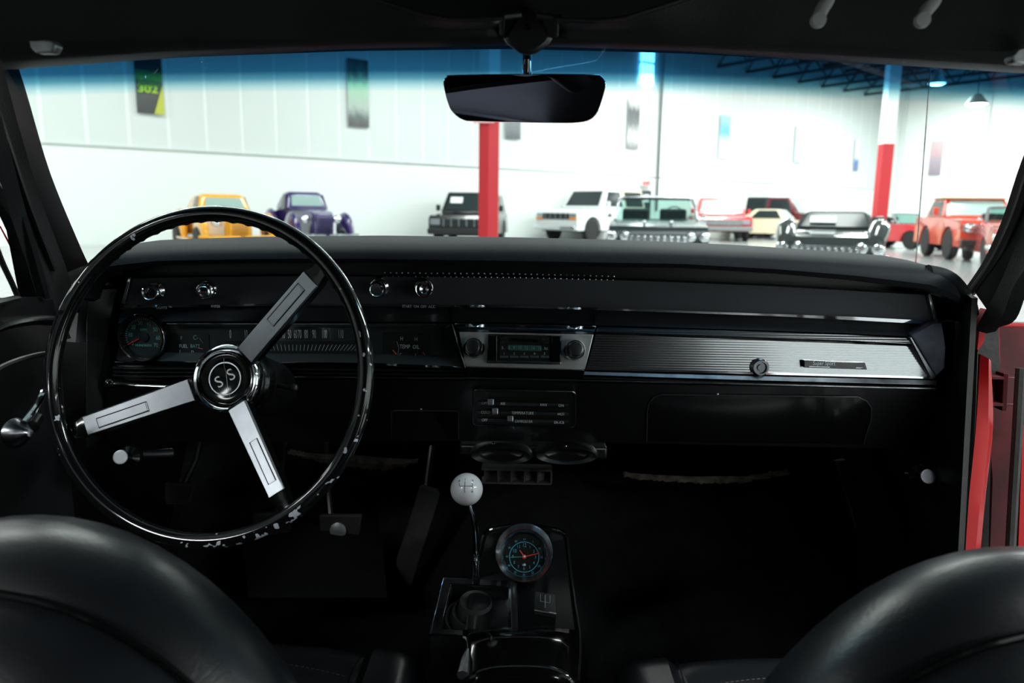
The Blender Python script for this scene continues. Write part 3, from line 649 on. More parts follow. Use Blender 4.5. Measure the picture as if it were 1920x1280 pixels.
# rear-view mirror
mp = U(985, 185, .95); t = thing('rearview_mirror', 'chrome-backed rear-view mirror hanging from the black bracket', 'mirror', mp)
out = [(838, 143), (850, 140), (985, 138), (1110, 139), (1127, 142), (1136, 154), (1134, 172), (1122, 208), (1108, 224), (1085, 230), (1040, 231), (900, 228), (868, 225), (848, 210), (838, 190), (831, 160), (832, 149)]
MPN = Matrix.Rotation(R(-13), 3, 'Z') @ V((0, -1, 0)); MPN = (MPN+V((0, 0, -.02))).normalized()
def mir(pts, y): return [U(a, b, y) for a, b in pts]
def mirp(pts, y): return [RP(a, b, mp-MPN*(y-.95), MPN) for a, b in pts]
def shrink(pts, k): cx, cy = 985, 185; return [(cx+(a-cx)*(1-k*.35), cy+(b-cy)*(1-k)) for a, b in pts]
sm = [(p.x, p.y) for p in smooth_path([V((a, b, 0)) for a, b in out+out[:1]], 3)][:-1]
bm = B(); grid(bm, [mirp(shrink(sm, .02), .944), mirp(sm, .947), mirp(sm, .953), mirp(shrink(sm, .25), .968), mirp(shrink(sm, .7), .972)], True)
obj('mirror_housing', bm, M['chrome'], t)
bm = B(); q = mirp(shrink(sm, .035), .9445)
c0 = sum(q, V())/len(q)
tilt = Matrix.Rotation(R(0), 3, 'X')
vsr = [bm.verts.new(p) for p in q]; bm.faces.new(vsr)
mg = obj('mirror_glass', bm, mat('mirror_glass', (.26, .28, .38), .02, 1), t, smooth=False)
bm = B(); tube(bm, [U(988, 96, .93), U(988, 118, .94), U(987, 142, .955)], [.0065, .0062, .0075], 12); obj('mirror_stalk', bm, M['chrome'], t)
bm = B(); br = [(990, 12), (1016, 34), (1036, 72), (1030, 82), (1006, 100), (990, 104), (974, 100), (950, 82), (944, 72), (964, 34)]
grid(bm, [mir([(990+(a-990)*.8, 60+(b-60)*.8) for a, b in br], .790), mir([(990+(a-990)*.95, 60+(b-60)*.96) for a, b in br], .794), mir(br, .80), mir(br, .86)], True)
bm.faces.new([v for v in bm.verts][:10]); bk = obj('mirror_bracket', bm, M['plastic'], t)
bm = B(); lathe(bm, [(.0035, 0), (.003, .002), (0, .0022)], U(990, 50, .789), (0, -1, 0), 12); obj('screw', bm, M['gloss'], bk)

# windshield pillars with rubber seals
def strip3(bm, L, Rr, back=(0, .03, 0)):
    a = [U(*p) for p in L]; b = [U(*p) for p in Rr]; n = len(a)
    a = smooth_path(a, 5); b = smooth_path(b, 5)
    mid = [(p+q)/2+V((0, -.008, 0)) for p, q in zip(a, b)]
    grid(bm, [[p+V(back) for p in a], a, mid, b, [p+V(back) for p in b]]); return bm
t = thing('windshield_pillar', 'black left windscreen pillar with ragged rubber seal', 'pillar', U(150, 520, 1.2))
bm = B(); strip3(bm, [(-60, 90, .80), (0, 235, .87), (45, 360, .97), (95, 490, 1.08), (120, 560, 1.15)], [(-30, 40, .80), (12, 150, .87), (66, 320, .97), (124, 455, 1.08), (152, 512, 1.16)]); obj('pillar_cover', bm, M['plastic'], t)
bm = B(); pth = [U(-20, 80, .81), U(4, 150, .88), U(40, 240, .95), U(75, 335, 1.01), U(108, 420, 1.08), U(135, 478, 1.14), U(156, 512, 1.19)]; pth = smooth_path(pth, 10)
pth = [p+V((random.uniform(-.0015, .0015), 0, random.uniform(-.001, .001))) for p in pth]; tube(bm, pth, [.0055+random.uniform(-.0012, .0012) for _ in pth], 8); obj('rubber_seal', bm, M['rubber'], t)
bm = B(); strip3(bm, [(-60, 130, .70), (-20, 270, .78), (25, 420, .90), (75, 560, 1.0), (110, 640, 1.05)], [(-40, 100, .72), (2, 240, .80), (48, 375, .92), (98, 500, 1.03), (128, 590, 1.08)]); obj('inner_trim', bm, M['vinyl'], t)
bm = B(); tube(bm, smooth_path([U(-20, 175, .74), U(8, 250, .80), U(52, 380, .92), U(100, 505, 1.03)], 6), .0035, 6); obj('trim_bead', bm, M['plastic'], t)
bm = B(); strip3(bm, [(112, 520, 1.1), (140, 545, 1.12), (120, 640, 1.1)], [(152, 500, 1.14), (165, 560, 1.14), (175, 640, 1.12)]); obj('pillar_foot', bm, M['plastic'], t)

t = thing('windshield_pillar', 'black right windscreen pillar curving into the dashboard', 'pillar', U(1850, 560, 1.15))
bm = B(); strip3(bm, [(2010, 150, .84), (1945, 300, .94), (1905, 412, 1.03), (1868, 490, 1.10), (1828, 548, 1.16)], [(2060, 220, .82), (1985, 360, .92), (1940, 455, 1.0), (1905, 530, 1.08), (1862, 612, 1.13)]); obj('pillar_cover', bm, M['plastic'], t)
bm = B(); tube(bm, smooth_path([U(2000, 150, .84), U(1940, 300, .94), U(1900, 412, 1.03), U(1860, 492, 1.11), U(1822, 548, 1.17)], 8), .006, 8); obj('rubber_seal', bm, M['rubber'], t)
bm = B(); strip3(bm, [(2060, 235, .80), (1975, 385, .9), (1930, 470, .98), (1898, 540, 1.03), (1850, 625, 1.08)], [(2120, 300, .78), (2010, 440, .88), (1935, 530, .96), (1905, 598, 1.0), (1872, 614, 1.05)]); obj('inner_trim', bm, M['vinyl'], t)
bm = B(); tube(bm, smooth_path([U(1960, 400, .93), U(1925, 490, 1.0), U(1880, 570, 1.06), U(1855, 615, 1.09)], 6), .003, 6); obj('trim_bead', bm, M['plastic'], t)

# antenna on the front wing
bm = B(); tube(bm, [U(1712, 540, 2.3), U(1719, 470, 2.2), U(1745, 118, 1.75)], [.0022, .0018, .0014], 8); tag(obj('antenna', bm, M['darkchrome']), 'thin leaning radio antenna outside the right of the windscreen', 'antenna')
# hood and wings outside
t = BODY
bm = B(); rows = []
for j in range(9):
    y = 1.60+j*.19; rows.append([V((-.86+1.72*i/16, y, .835-.012*j-.05*abs(-1+i/8)**3)) for i in range(17)])
grid(bm, rows); o = obj('hood', bm, M['red'], t); s = o.modifiers.new('s', 'SOLIDIFY'); s.thickness = .01
for s in (-1, 1): bm = B(); box(bm, (s*.88, 2.3, .52), (.06, 1.6, .50)); obj('wing', bm, M['red'], t, bevel=.02)
bm = B(); rows = [[V((-.80+1.6*i/12, y, z)) for i in range(13)] for y, z in ((1.30, .93), (1.50, .915), (1.60, .86))]; grid(bm, rows); obj('cowl', bm, M['satin'], t)

# ------------------------------------------------------------------ dashboard
D = thing('dashboard', 'black padded dashboard with chrome trim, gauges and radio across the car', 'dashboard', (0, 1.12, .72))
YD = 1.12
padtop = [(140, 520), (152, 497), (166, 478), (195, 461), (300, 450), (450, 445), (700, 442.5), (960, 446), (1200, 452), (1400, 461), (1600, 474), (1740, 486), (1790, 497), (1815, 520), (1835, 560)]
padlip = [(140, 560), (180, 515), (240, 506), (300, 498), (500, 494), (700, 494), (960, 498), (1280, 503), (1450, 513), (1600, 526), (1740, 545), (1800, 570), (1840, 590)]
bm = B(); n = 60; cols = []
xl, xr = U(158, 500, 1.10).x, U(1800, 520, 1.10).x
for i in range(n+1):
    x = xl+(xr-xl)*i/n; pxl = proj((x, 1.08, 1.0))[0]; pxt = proj((x, 1.25, 1.0))[0]
    e = min(1, min(i, n-i)/2.0); rd = (1-(1-e)**2)**.5 if e < 1 else 1
    zt = U(pxt, interp(padtop, pxt), 1.25).z; zb = U(pxl, interp(padlip, pxl), 1.07).z
    if e < 1: zt = zb+(zt-zb)*max(.35, rd)
    zbk = EYE+(zt-EYE)*1.46/1.25-.012
    yf = 1.062+.02*(1-rd)
    h = zt-zb
    cols.append([V((x, 1.46, zbk)), V((x, 1.32, zt-.001)), V((x, 1.25, zt)), V((x, 1.17, zt-.05*h)), V((x, 1.11, zt-.14*h)), V((x, yf+.018, zt-.33*h)), V((x, yf+.004, zt-.55*h)), V((x, yf, zt-.78*h)), V((x, yf+.004, zb+.05*h)), V((x, yf+.014, zb)), V((x, yf+.04, zb+.002)), V((x, 1.15, zb+.02))])
grid(bm, cols)
obj('dash_pad', bm, M['pad'], D)
for pts, nm in (([(1735, 520), (1770, 528), (1793, 550), (1808, 575), (1813, 596)], 'pad_end'), ([(215, 492), (190, 503), (172, 530), (164, 560)], 'pad_end')):
    q = smooth_path([U(a, b, 1.095) for a, b in pts], 5); rad = [.019-.003*i/(len(q)-1) for i in range(len(q))]; rad[-1] *= .7
    bm = B(); tube(bm, q, rad, 16); obj(nm, bm, M['pad'], D)
# backing face and side cheeks
panel('dash_frame', [(168, 500), (300, 484), (960, 484), (1500, 500), (1800, 545)], [(160, 722), (960, 722), (1780, 735)], 1.150, M['satin'], D, .01)
bm = B(); solid(bm, [U(1762, 600, 1.11), U(1792, 600, 1.10), U(1800, 640, 1.10), U(1798, 720, 1.10), U(1770, 830, 1.12), U(1735, 845, 1.14), U(1752, 780, 1.14), U(1764, 720, 1.13)], (0, .12, 0)); obj('side_cheek', bm, M['satin'], D, bevel=.003)
bm = B(); solid(bm, [U(1792, 600, 1.08), U(1822, 606, 1.08), U(1826, 700, 1.09), U(1808, 800, 1.10), U(1780, 860, 1.12), U(1760, 860, 1.12), U(1798, 730, 1.10)], (0, .10, 0)); obj('side_cheek', bm, M['plastic'], D, bevel=.004)
bm = B(); solid(bm, [U(160, 540, 1.10), U(222, 540, 1.13), U(205, 600, 1.13), U(205, 720, 1.13), U(180, 840, 1.13), U(160, 840, 1.10)], (0, .10, 0)); obj('side_cheek', bm, M['satin'], D, bevel=.003)
# upper fascia
ftop = [(243, 521), (345, 518), (564, 516), (960, 519), (1200, 525), (1452, 535), (1620, 545), (1742, 552)]
fbot = [(226, 577), (400, 573), (564, 571), (960, 575), (1200, 582), (1452, 591), (1610, 599), (1757, 607)]
panel('upper_fascia', ftop, fbot, 1.118, M['insert'], D, .01, n=40)
panel('trim_strip', off(ftop, -3), off(ftop, 1.5), 1.112, M['chrome'], D, .012, ybot=1.1105, n=40)
panel('trim_strip', [(x, y-5 if x < 300 or x > 1500 else y-2.5) for x, y in fbot], off(fbot, 1.5), 1.112, M['chrome'], D, .012, ybot=1.114, n=40)
for a in ([(240, 519), (246, 519), (231, 578), (224, 578)], [(1739, 551), (1745, 549), (1761, 608), (1754, 608)]):
    bm = B(); solid(bm, pxpoly(a, 1.111), (0, .01, 0)); obj('trim_end', bm, M['chrome'], D, bevel=.0008)
# chrome beads added to imitate the row of highlights along the upper trim
bm = B()
for k in range(40):
    x = 722+k*11; p = U(x, interp(ftop, x)-6, 1.105); bmesh.ops.create_icosphere(bm, subdivisions=1, radius=.0016, matrix=Matrix.Translation(p))
o = obj('trim_glints', bm, M['chrome'], D); o['kind'] = 'stuff'
# cove below the fascia
ctop = off(fbot, 2)
cbot = [(222, 606), (330, 602), (564, 602), (845, 603), (1000, 605), (1118, 609), (1400, 618), (1600, 625), (1708, 631)]
panel('cove', ctop, cbot, 1.126, mat('cove_black', (.016, .017, .019), .22), D, .006, ybot=1.108, n=40)
for x in (848, 1118): bm = B(); solid(bm, [U(x-3, interp(fbot, x)+3, 1.122), U(x+3, interp(fbot, x)+3, 1.122), U(x+3, interp(cbot, x), 1.105), U(x-3, interp(cbot, x), 1.105)], (0, .006, 0)); obj('divider', bm, M['satin'], D)
# corner gusset at right (grey, streaked)
bm = B(); solid(bm, [U(1708, 628, 1.10), U(1748, 606, 1.10), U(1766, 604, 1.09), U(1774, 650, 1.09), U(1772, 690, 1.09), U(1755, 706, 1.10)], (0, .02, 0)); obj('corner_gusset', bm, mat('gusset_grey', (.10, .11, .14), .35, .3, var=(.6, 25)), D, bevel=.002)
# ------- instrument cluster
ctp = [(232, 607), (500, 606), (700, 607), (838, 609)]; cbt = [(218, 676), (500, 678), (700, 682), (862, 688)]
panel('cluster_face', ctp, cbt, 1.122, M['cluster'], D, .01)
panel('chrome_line', [(312, 604), (845, 605)], [(312, 607), (845, 608)], 1.107, M['chrome'], D, .004, ybot=1.104)
panel('chrome_line', [(215, 676), (700, 680), (868, 687)], [(215, 679), (700, 684), (869, 691)], 1.104, M['chrome'], D, .004, ybot=1.101)
panel('lens_ledge', [(300, 661), (715, 663), (860, 669)], [(222, 676), (700, 680), (864, 687)], 1.118, mat('ledge_grey', (.035, .04, .042), .28), D, .004, ybot=1.104)
panel('cluster_lens', [(330, 612), (838, 612)], [(330, 662), (850, 669)], 1.1165, clear_mat('cluster_lens_glass', (.9, .93, .93), 1.25), D, .001)
bm = B(); solid(bm, pxpoly([(834, 612), (848, 606), (874, 690), (866, 694)], 1.10), (0, .02, 0)); obj('divider', bm, M['gloss'], D, bevel=.002)
for y0, dy in ((692, 5), (699, 5), (706, 6)):
    panel('lower_rib', [(212, y0-6), (500, y0-4), (869, y0)], [(210, y0-6+dy), (500, y0-4+dy), (869, y0+dy)], 1.106, mat('rib_black%d' % y0, (.02, .021, .023), .2, .6), D, .01, ybot=1.099, bevel=.0008)
def gbox(x0, y0, x1, y1, sk=1):
    bm = B(); solid(bm, pxpoly(rrect(x0, y0, x1, y1, 6, 4, sk), 1.1205), (0, .002, 0)); return obj('gauge_window', bm, M['recess'], D)
g = gbox(314, 623, 392, 664)
for s, x, y, sz, mm in (('F', 340, 634, .008, 'teal'), ('C-', 367, 633, .010, 'teal'), ('FUEL', 344, 649, .0078, 'print'), ('BATT', 366, 649, .0078, 'teal'), ('E', 338, 659, .007, 'print'), ('D', 361, 660, .007, 'print')):
    text(s, U(x, y, 1.1192), sz, M[mm], g, depth=.0002, sx=.8)
bm = B(); tube(bm, [U(374, 634, 1.119), U(381, 643, 1.119)], .0006, 6); obj('needle', bm, M['dullmetal'], g)
bm = B(); tube(bm, [U(371, 652, 1.119), U(380, 654, 1.119)], .0006, 6); obj('red_zone', bm, M['orangepr'], g)
g = gbox(717, 622, 806, 670, 1)
bm = B(); solid(bm, pxpoly([(751, 628), (783, 628), (783, 668), (751, 667)], 1.118), (0, .002, 0)); obj('centre_block', bm, M['plastic'], g, bevel=.0006)
for s, x, y, sz, mm in (('H', 753, 635, .008, 'print'), ('H', 780, 636, .008, 'print'), ('TEMP', 759, 650, .0085, 'print'), ('OIL', 780, 650.5, .0085, 'print'), ('C', 751, 665, .007, 'print'), ('L', 780, 666, .007, 'print')):
    text(s, U(x, y, 1.1172), sz, M[mm], g, depth=.0002, sx=.8)
for q in ([(736, 656), (746, 667)], [(793, 660), (797, 666)]): bm = B(); tube(bm, [U(a, b, 1.119) for a, b in q], .0009, 6); obj('needle', bm, M['orangepr'], g)
bm = B(); tube(bm, [U(744, 640, 1.119), U(748, 652, 1.119), U(746, 664, 1.119)], .0006, 6); obj('needle_guide', bm, M['dullmetal'], g)
# speedometer
sl = [(415, 641), (430, 638), (672, 638), (690, 640)]
bm = B(); solid(bm, pxpoly([(418, 642), (424, 638), (668, 639), (668, 661), (418, 660)], 1.1205), (0, .002, 0)); sp = obj('speedometer', bm, mat('speedo_face', (.012, .013, .014), .4), D)
for s, x in (('0', 432), ('10', 461), ('20', 490), ('30', 513), ('40', 531), ('50', 543), ('60', 554), ('70', 562), ('80', 574), ('90', 589), ('100', 608), ('110', 639)):
    text(s, U(x, 627, 1.1195), .019, M['print'], sp, depth=.0002, sx=.30)
bm = B()
for k in range(34):
    f = k/33; x = 440+225*f; sl_ = (x-552)/150; a = U(x, 657, 1.1195); b = U(x+14*sl_, 646, 1.1195); tube(bm, [a, b], .00042, 4)
o = obj('tick_marks', bm, M['print'], sp); o['kind'] = 'stuff'
# tachometer
tc = U(271, 631, 1.108); r = 44/1400*1.13
bm = B(); lathe(bm, [(r*.96, -.02), (r*1.0, 0), (r*1.02, .008), (r*.98, .0125), (r*.93, .012), (r*.84, .003), (r*.84, -.004)], tc, (0, -1, 0), 48); th = obj('tachometer', bm, M['gloss'], D)
bm = B(); lathe(bm, [(r*.985, .0115), (r*1.0, .0125), (r*1.015, .0115)], tc, (0, -1, 0), 48, cap=False); obj('bezel_ring', bm, M['chrome'], th)
bm = B(); lathe(bm, [(r*.86, .0), (0, .0005)], tc, (0, -1, 0), 48); obj('dial', bm, M['dial'], th)
def polar(c, ang, rad, dy=-.0012): return c+V((math.cos(R(ang))*rad, dy, math.sin(R(ang))*rad))
for s, a in (('0', 209), ('10', 174), ('20', 138), ('30', 103), ('40', 68), ('50', 32), ('60', -4), ('70', -37)): text(s, polar(tc, a, r*.60), .0088, M['teal'], th, depth=.0002, sx=.8)
bm = B()
for k in range(36): a = 205-k*242/35; tube(bm, [polar(tc, a, r*.74), polar(tc, a, r*.80)], .0003, 4)
o = obj('tick_marks', bm, M['print'], th); o['kind'] = 'stuff'
bm = B(); tube(bm, [polar(tc, a, r*.765) for a in range(-40, 26, 4)], .0013, 6, flat=.4); obj('red_zone', bm, M['orangepr'], th)
bm = B(); tube(bm, [polar(tc, a, r*.77) for a in (27, 31, 35)], .0013, 6, flat=.4); obj('yellow_zone', bm, M['yellowpr'], th)
text('RPM', polar(tc, 90, r*.30), .0055, M['teal'], th, depth=.0002); text('HUNDREDS', polar(tc, 262, r*.38), .0048, M['teal'], th, depth=.0002)
bm = B(); tube(bm, [polar(tc, 203, r*.22, -.0022), polar(tc, 206, r*.80, -.0022)], [.0011, .0009], 6); obj('needle', bm, M['redpr'], th)
bm = B(); lathe(bm, [(r*.2, 0), (r*.2, .003), (0, .0035)], tc, (0, -1, 0), 24); obj('hub_cap', bm, M['plastic'], th)
bm = B(); lathe(bm, [(r*.9, .0085), (r*.6, .0095), (0, .010)], tc, (0, -1, 0), 40); obj('glass', bm, M['clear'], th)
# ------- pull knobs on the fascia
def pull_knob(x, y, tip, r0, style):
    base = U(x, y, 1.118); tp = U(tip[0], tip[1], 1.075); ax = tp-base; L = ax.length; k = 1400/1.15
    bm = B(); lathe(bm, [(r0, 0), (r0*1.0, .003), (r0*.85, .007), (r0*.62, .008), (r0*.6, L*.4)], base, ax, 32); o = obj('knob', bm, M['chrome'], D)
    rt = r0*.82
    if style == 'flat': pr = [(r0*.5, L*.35), (rt*.8, L*.55), (rt*.9, L*.8), (rt, L*.86), (rt*.98, L), (rt*.86, L*1.03), (rt*.74, L*.98)]
    elif style == 'step': pr = [(r0*.5, L*.25), (rt, L*.4), (rt*1.05, L*.5), (rt*.95, L*.6), (rt*.78, L*.62), (rt*.8, L*.8), (rt*.7, L*.84), (rt*.55, L*.86), (rt*.52, L), (rt*.4, L*1.06), (0, L*1.08)]
    elif style == 'cyl': pr = [(r0*.5, L*.3), (rt*.9, L*.5), (rt*.9, L*.75), (rt*.84, L*.98), (rt*.72, L*1.03), (rt*.66, L)]
    else: pr = [(r0*.8, L*.1), (r0*.82, L*.5), (rt*.98, L*.9), (rt*.95, L), (rt*.85, L*.99), (0, L*.6)]
    bm = B(); lathe(bm, pr, base, ax, 32); obj('knob_ring', bm, M['chrome'], o)
    if style in ('flat', 'cyl'): bm = B(); rr_ = rt*(.76 if style == 'flat' else .68); lathe(bm, [(rr_, L*.97), (rr_*.7, L*.99), (0, L*1.0)], base, ax, 28); obj('knob_face', bm, M['gloss'], o)
pull_knob(294, 545, (281, 549), 18/1220, 'flat'); pull_knob(390, 542, (379, 548), 19/1220, 'step'); pull_knob(712, 538, (706, 543), 20/1220, 'cyl'); pull_knob(795, 539, (795, 542), 19/1220, 'cone')
for s, x in (('LIGHTS', 303), ('WIPER', 404), ('START  ON  OFF  ACC', 785)): text(s, U(x, interp(fbot, x)+1.5, 1.108), .0058, M['print'], D, depth=.0002, sx=.85)
# ------- radio
rt_ = [(852, 606), (1118, 611)]
panel('radio_top_trim', rt_, [(856, 617), (1115, 622)], 1.104, M['chrome'], D, .01, ybot=1.110, bevel=.001)
panel('radio_top_trim', [(858, 617), (1114, 622)], [(860, 622), (1113, 627)], 1.106, M['darkchrome'], D, .01, ybot=1.11)
bm = B(); solid(bm, pxpoly([(860, 621), (1113, 627), (1097, 693), (873, 687)], 1.110), (0, .012, 0)); rb = obj('radio', bm, M['radiobezel'], D, bevel=.001)
bm = B(); solid(bm, pxpoly([(915, 626), (1053, 629), (1052, 684), (913, 681)], 1.109), (0, .004, 0)); obj('radio_frame', bm, M['plastic'], rb, bevel=.001)
bm = B(); solid(bm, pxpoly([(915, 676), (1052, 679), (1052, 683), (914, 681)], 1.104), (0, .006, 0)); obj('radio_sill', bm, M['chrome'], rb, bevel=.0006)
for a in ([(915, 628), (932, 629), (932, 678), (914, 676)], [(1034, 630), (1052, 630), (1051, 679), (1034, 678)]): bm = B(); solid(bm, pxpoly(a, 1.103), (0, .006, 0)); obj('radio_side', bm, M['gloss'], rb, bevel=.001)
bm = B(); solid(bm, pxpoly([(936, 631), (1030, 633), (1030, 673), (936, 671)], 1.107), (0, .003, 0)); obj('radio_face', bm, M['recess'], rb)
bm = B(); solid(bm, pxpoly([(952, 646), (1015, 648), (1015, 659), (952, 657)], 1.106), (0, .002, 0)); obj('dial_strip', bm, mat('dial_green', (.045, .10, .085), .3), rb, bevel=.001)
text('8 . 9 . 10 . 12 . 14 . 16', U(984, 652.5, 1.1055), .0075, M['teal'], rb, depth=.0002, sx=.75)
text('5 .', U(944, 652, 1.1065), .006, M['print'], rb, depth=.0002); text('. kc', U(1022, 653, 1.1065), .006, M['print'], rb, depth=.0002)
for k in range(5):
    x = 945+k*19; bm = B(); solid(bm, pxpoly([(x-8, 667), (x+8, 667.4), (x+8, 671), (x-8, 670.6)], 1.104), (0, .004, 0)); obj('preset_button', bm, mat('btn%d' % k, (.06, .07, .07), .3), rb, bevel=.0004)
    text('12345'[k], U(x, 663, 1.106), .005, M['print'], rb, depth=.0002)
for x, y in ((941, 635), (949, 635), (941, 641), (949, 641), (1018, 637), (1026, 637), (1018, 643), (1026, 643)): bm = B(); solid(bm, pxpoly([(x-3.4, y-2.2), (x+3.4, y-2.2), (x+3.4, y+2.2), (x-3.4, y+2.2)], 1.104), (0, .003, 0)); obj('small_button', bm, M['plastic'], rb, bevel=.0003)
bm = B(); solid(bm, pxpoly([(958, 634), (1010, 636), (1010, 642), (956, 640)], 1.104), (0, .003, 0)); obj('tape_slot', bm, M['gloss'], rb, bevel=.0004)
for x, y in ((889, 652), (1077, 656)):
    c = U(x, y, 1.108); ax = V((0, -1, .22)); bm = B(); lathe(bm, [(.0165, -.004), (.0165, .004), (.0150, .008), (.0140, .010), (.0142, .016)], c, ax, 36); kb = obj('knob', bm, M['chrome'], rb)
    bm = B(); lathe(bm, [(.0135, .010), (.0130, .018), (.0118, .020), (.0112, .034), (.0100, .038), (.0080, .0385), (0, .0375)], c, ax, 36); obj('knob_cap', bm, M['darkchrome'], kb)
    bm = B(); lathe(bm, [(.0122, .018), (.0126, .0195), (.0122, .021)], c, ax, 36, cap=False); obj('knob_ring', bm, M['chrome'], kb)
# lower radio lip
panel('radio_lip', [(874, 688), (1096, 694)], [(876, 704), (1092, 709)], 1.104, M['gloss'], D, .01, ybot=1.108, bevel=.001)
# ------- passenger side ribbed panel
ptop = [(1122, 612), (1400, 620), (1600, 627), (1705, 633)]
panel('side_trim', ptop, [(1118, 622), (1400, 632), (1600, 639), (1710, 645)], 1.108, M['brushed'], D, .01, ybot=1.104, bevel=.001)
panel('side_trim', [(1118, 622), (1710, 645)], [(1117, 626), (1712, 649)], 1.110, M['gloss'], D, .01, ybot=1.112)
panel('ribbed_panel', [(1117, 626), (1400, 636), (1712, 649)], [(1100, 690), (1400, 698), (1748, 708)], 1.114, M['brushed'], D, .01, ybot=1.108, n=30)
bm = B(); solid(bm, pxpoly([(1704, 632), (1712, 630), (1756, 706), (1752, 712), (1744, 708)], 1.103), (0, .014, 0)); obj('panel_end', bm, M['darkchrome'], D, bevel=.0015)
panel('chrome_line', [(1099, 690), (1400, 697), (1750, 707)], [(1099, 693), (1400, 701), (1752, 710)], 1.105, M['chrome'], D, .006, ybot=1.1048)
panel('lower_band', [(1096, 696), (1400, 704), (1756, 712)], [(1094, 703), (1400, 713), (1757, 722)], 1.104, M['darkchrome'], D, .008, ybot=1.100, bevel=.0008)
panel('lower_band', [(1094, 704), (1400, 714), (1757, 723)], [(1093, 709), (1400, 719), (1757, 728)], 1.106, mat('band_black', (.03, .03, .032), .2, .6), D, .008, ybot=1.100, bevel=.0008)
bm = B(); c = U(1424, 688, 1.108); lathe(bm, [(.0135, -.002), (.0135, .004), (.011, .008), (.009, .008), (.008, .004), (.005, .004), (.0045, .007), (0, .007)], c, (0, -1, .05), 30); obj('glovebox_lock', bm, M['darkchrome'], D)
bm = B(); solid(bm, pxpoly([(1508, 676), (1622, 680), (1626, 693), (1508, 689)], 1.100), (0, .010, 0)); bd = obj('badge', bm, M['gloss'], D, bevel=.0006)
text('Super Sport', U(1545, 681, 1.099), .0085, M['print'], bd, depth=.0002, sx=.8)
bm = B(); solid(bm, pxpoly([(1517, 686), (1556, 687.5), (1556, 689), (1517, 687.5)], 1.0985), (0, .001, 0)); obj('badge_bar', bm, M['print'], bd)
bm = B(); solid(bm, pxpoly([(1606, 688), (1618, 689), (1612, 691), (1604, 690)], 1.0985), (0, .001, 0)); obj('badge_mark', bm, M['print'], bd)
# ------- lower panel
lt = [(205, 713), (640, 713), (960, 714), (1300, 722), (1757, 729)]
lb = [(185, 828), (640, 828), (960, 826), (1300, 833), (1738, 842)]
panel('lower_panel', lt, lb, 1.104, mat('lower_panel_black', (.006, .006, .007), .3, coat=.2), D, .01, ybot=1.16, n=30)
panel('chrome_line', [(868, 707), (960, 709), (1300, 716), (1757, 727)], [(868, 709.5), (960, 711.5), (1300, 718.5), (1757, 729.5)], 1.101, M['darkchrome'], D, .003)
panel('chrome_line', [(215, 703), (640, 706), (868, 708)], [(215, 705), (640, 708), (868, 710)], 1.099, M['darkchrome'], D, .003)
LN = (U(960, 714, 1.104)-U(960, 826, 1.16)).cross(V((1, 0, 0))).normalized(); LP = U(960, 714, 1.104)
def onlow(a, b, lift=.002):
    p = RP(a, b, LP, LN); return p+(LN if LN.y < 0 else -LN)*lift
for nm, pts, rr2 in (('glovebox_door', rrect(1214, 738, 1634, 900, 26, 6, 8), .0011), ('ashtray_door', rrect(734, 768, 860, 900, 5, 3, 1), .0009)):
    pts = [p for p in pts if p[1] < 822]; pts.sort(key=lambda p: math.atan2(p[1]-860, p[0]-(sum(q[0] for q in pts)/len(pts))) if False else 0)
    xs = sorted(set(pts), key=lambda p: (p[0]))
    cx = sum(p[0] for p in xs)/len(xs)
    if nm == 'glovebox_door': path = [(1212, 826), (1213, 770), (1216, 755), (1226, 743), (1242, 738)]+[(x, 738+ (x-1242)*.0125) for x in (1350, 1450, 1560)]+[(1608, 742), (1624, 750), (1633, 764), (1632, 785), (1622, 815), (1618, 832)]
    else: path = [(734, 822), (734, 770), (740, 768), (855, 769), (860, 772), (860, 822)]
    bm = B(); vs_ = [bm.verts.new(onlow(a, b, .0012)) for a, b in path]; f = bm.faces.new(vs_); r_ = bmesh.ops.extrude_face_region(bm, geom=[f]); bmesh.ops.translate(bm, verts=[v for v in r_['geom'] if isinstance(v, bmesh.types.BMVert)], vec=(0, .004, 0))
    dr = obj(nm, bm, M['gloss'], D)
    bm = B(); tube(bm, [onlow(a, b, .0018) for a, b in path], rr2, 6); obj('door_edge', bm, mat('edge_'+nm, (.03, .03, .032), .3), dr)
for x, y in ((790, 766), (1345, 738)): bm = B(); lathe(bm, [(.002, 0), (.0015, .0015), (0, .002)], onlow(x, y, .001), (0, -1, .3), 10); obj('screw', bm, M['dullmetal'], D)
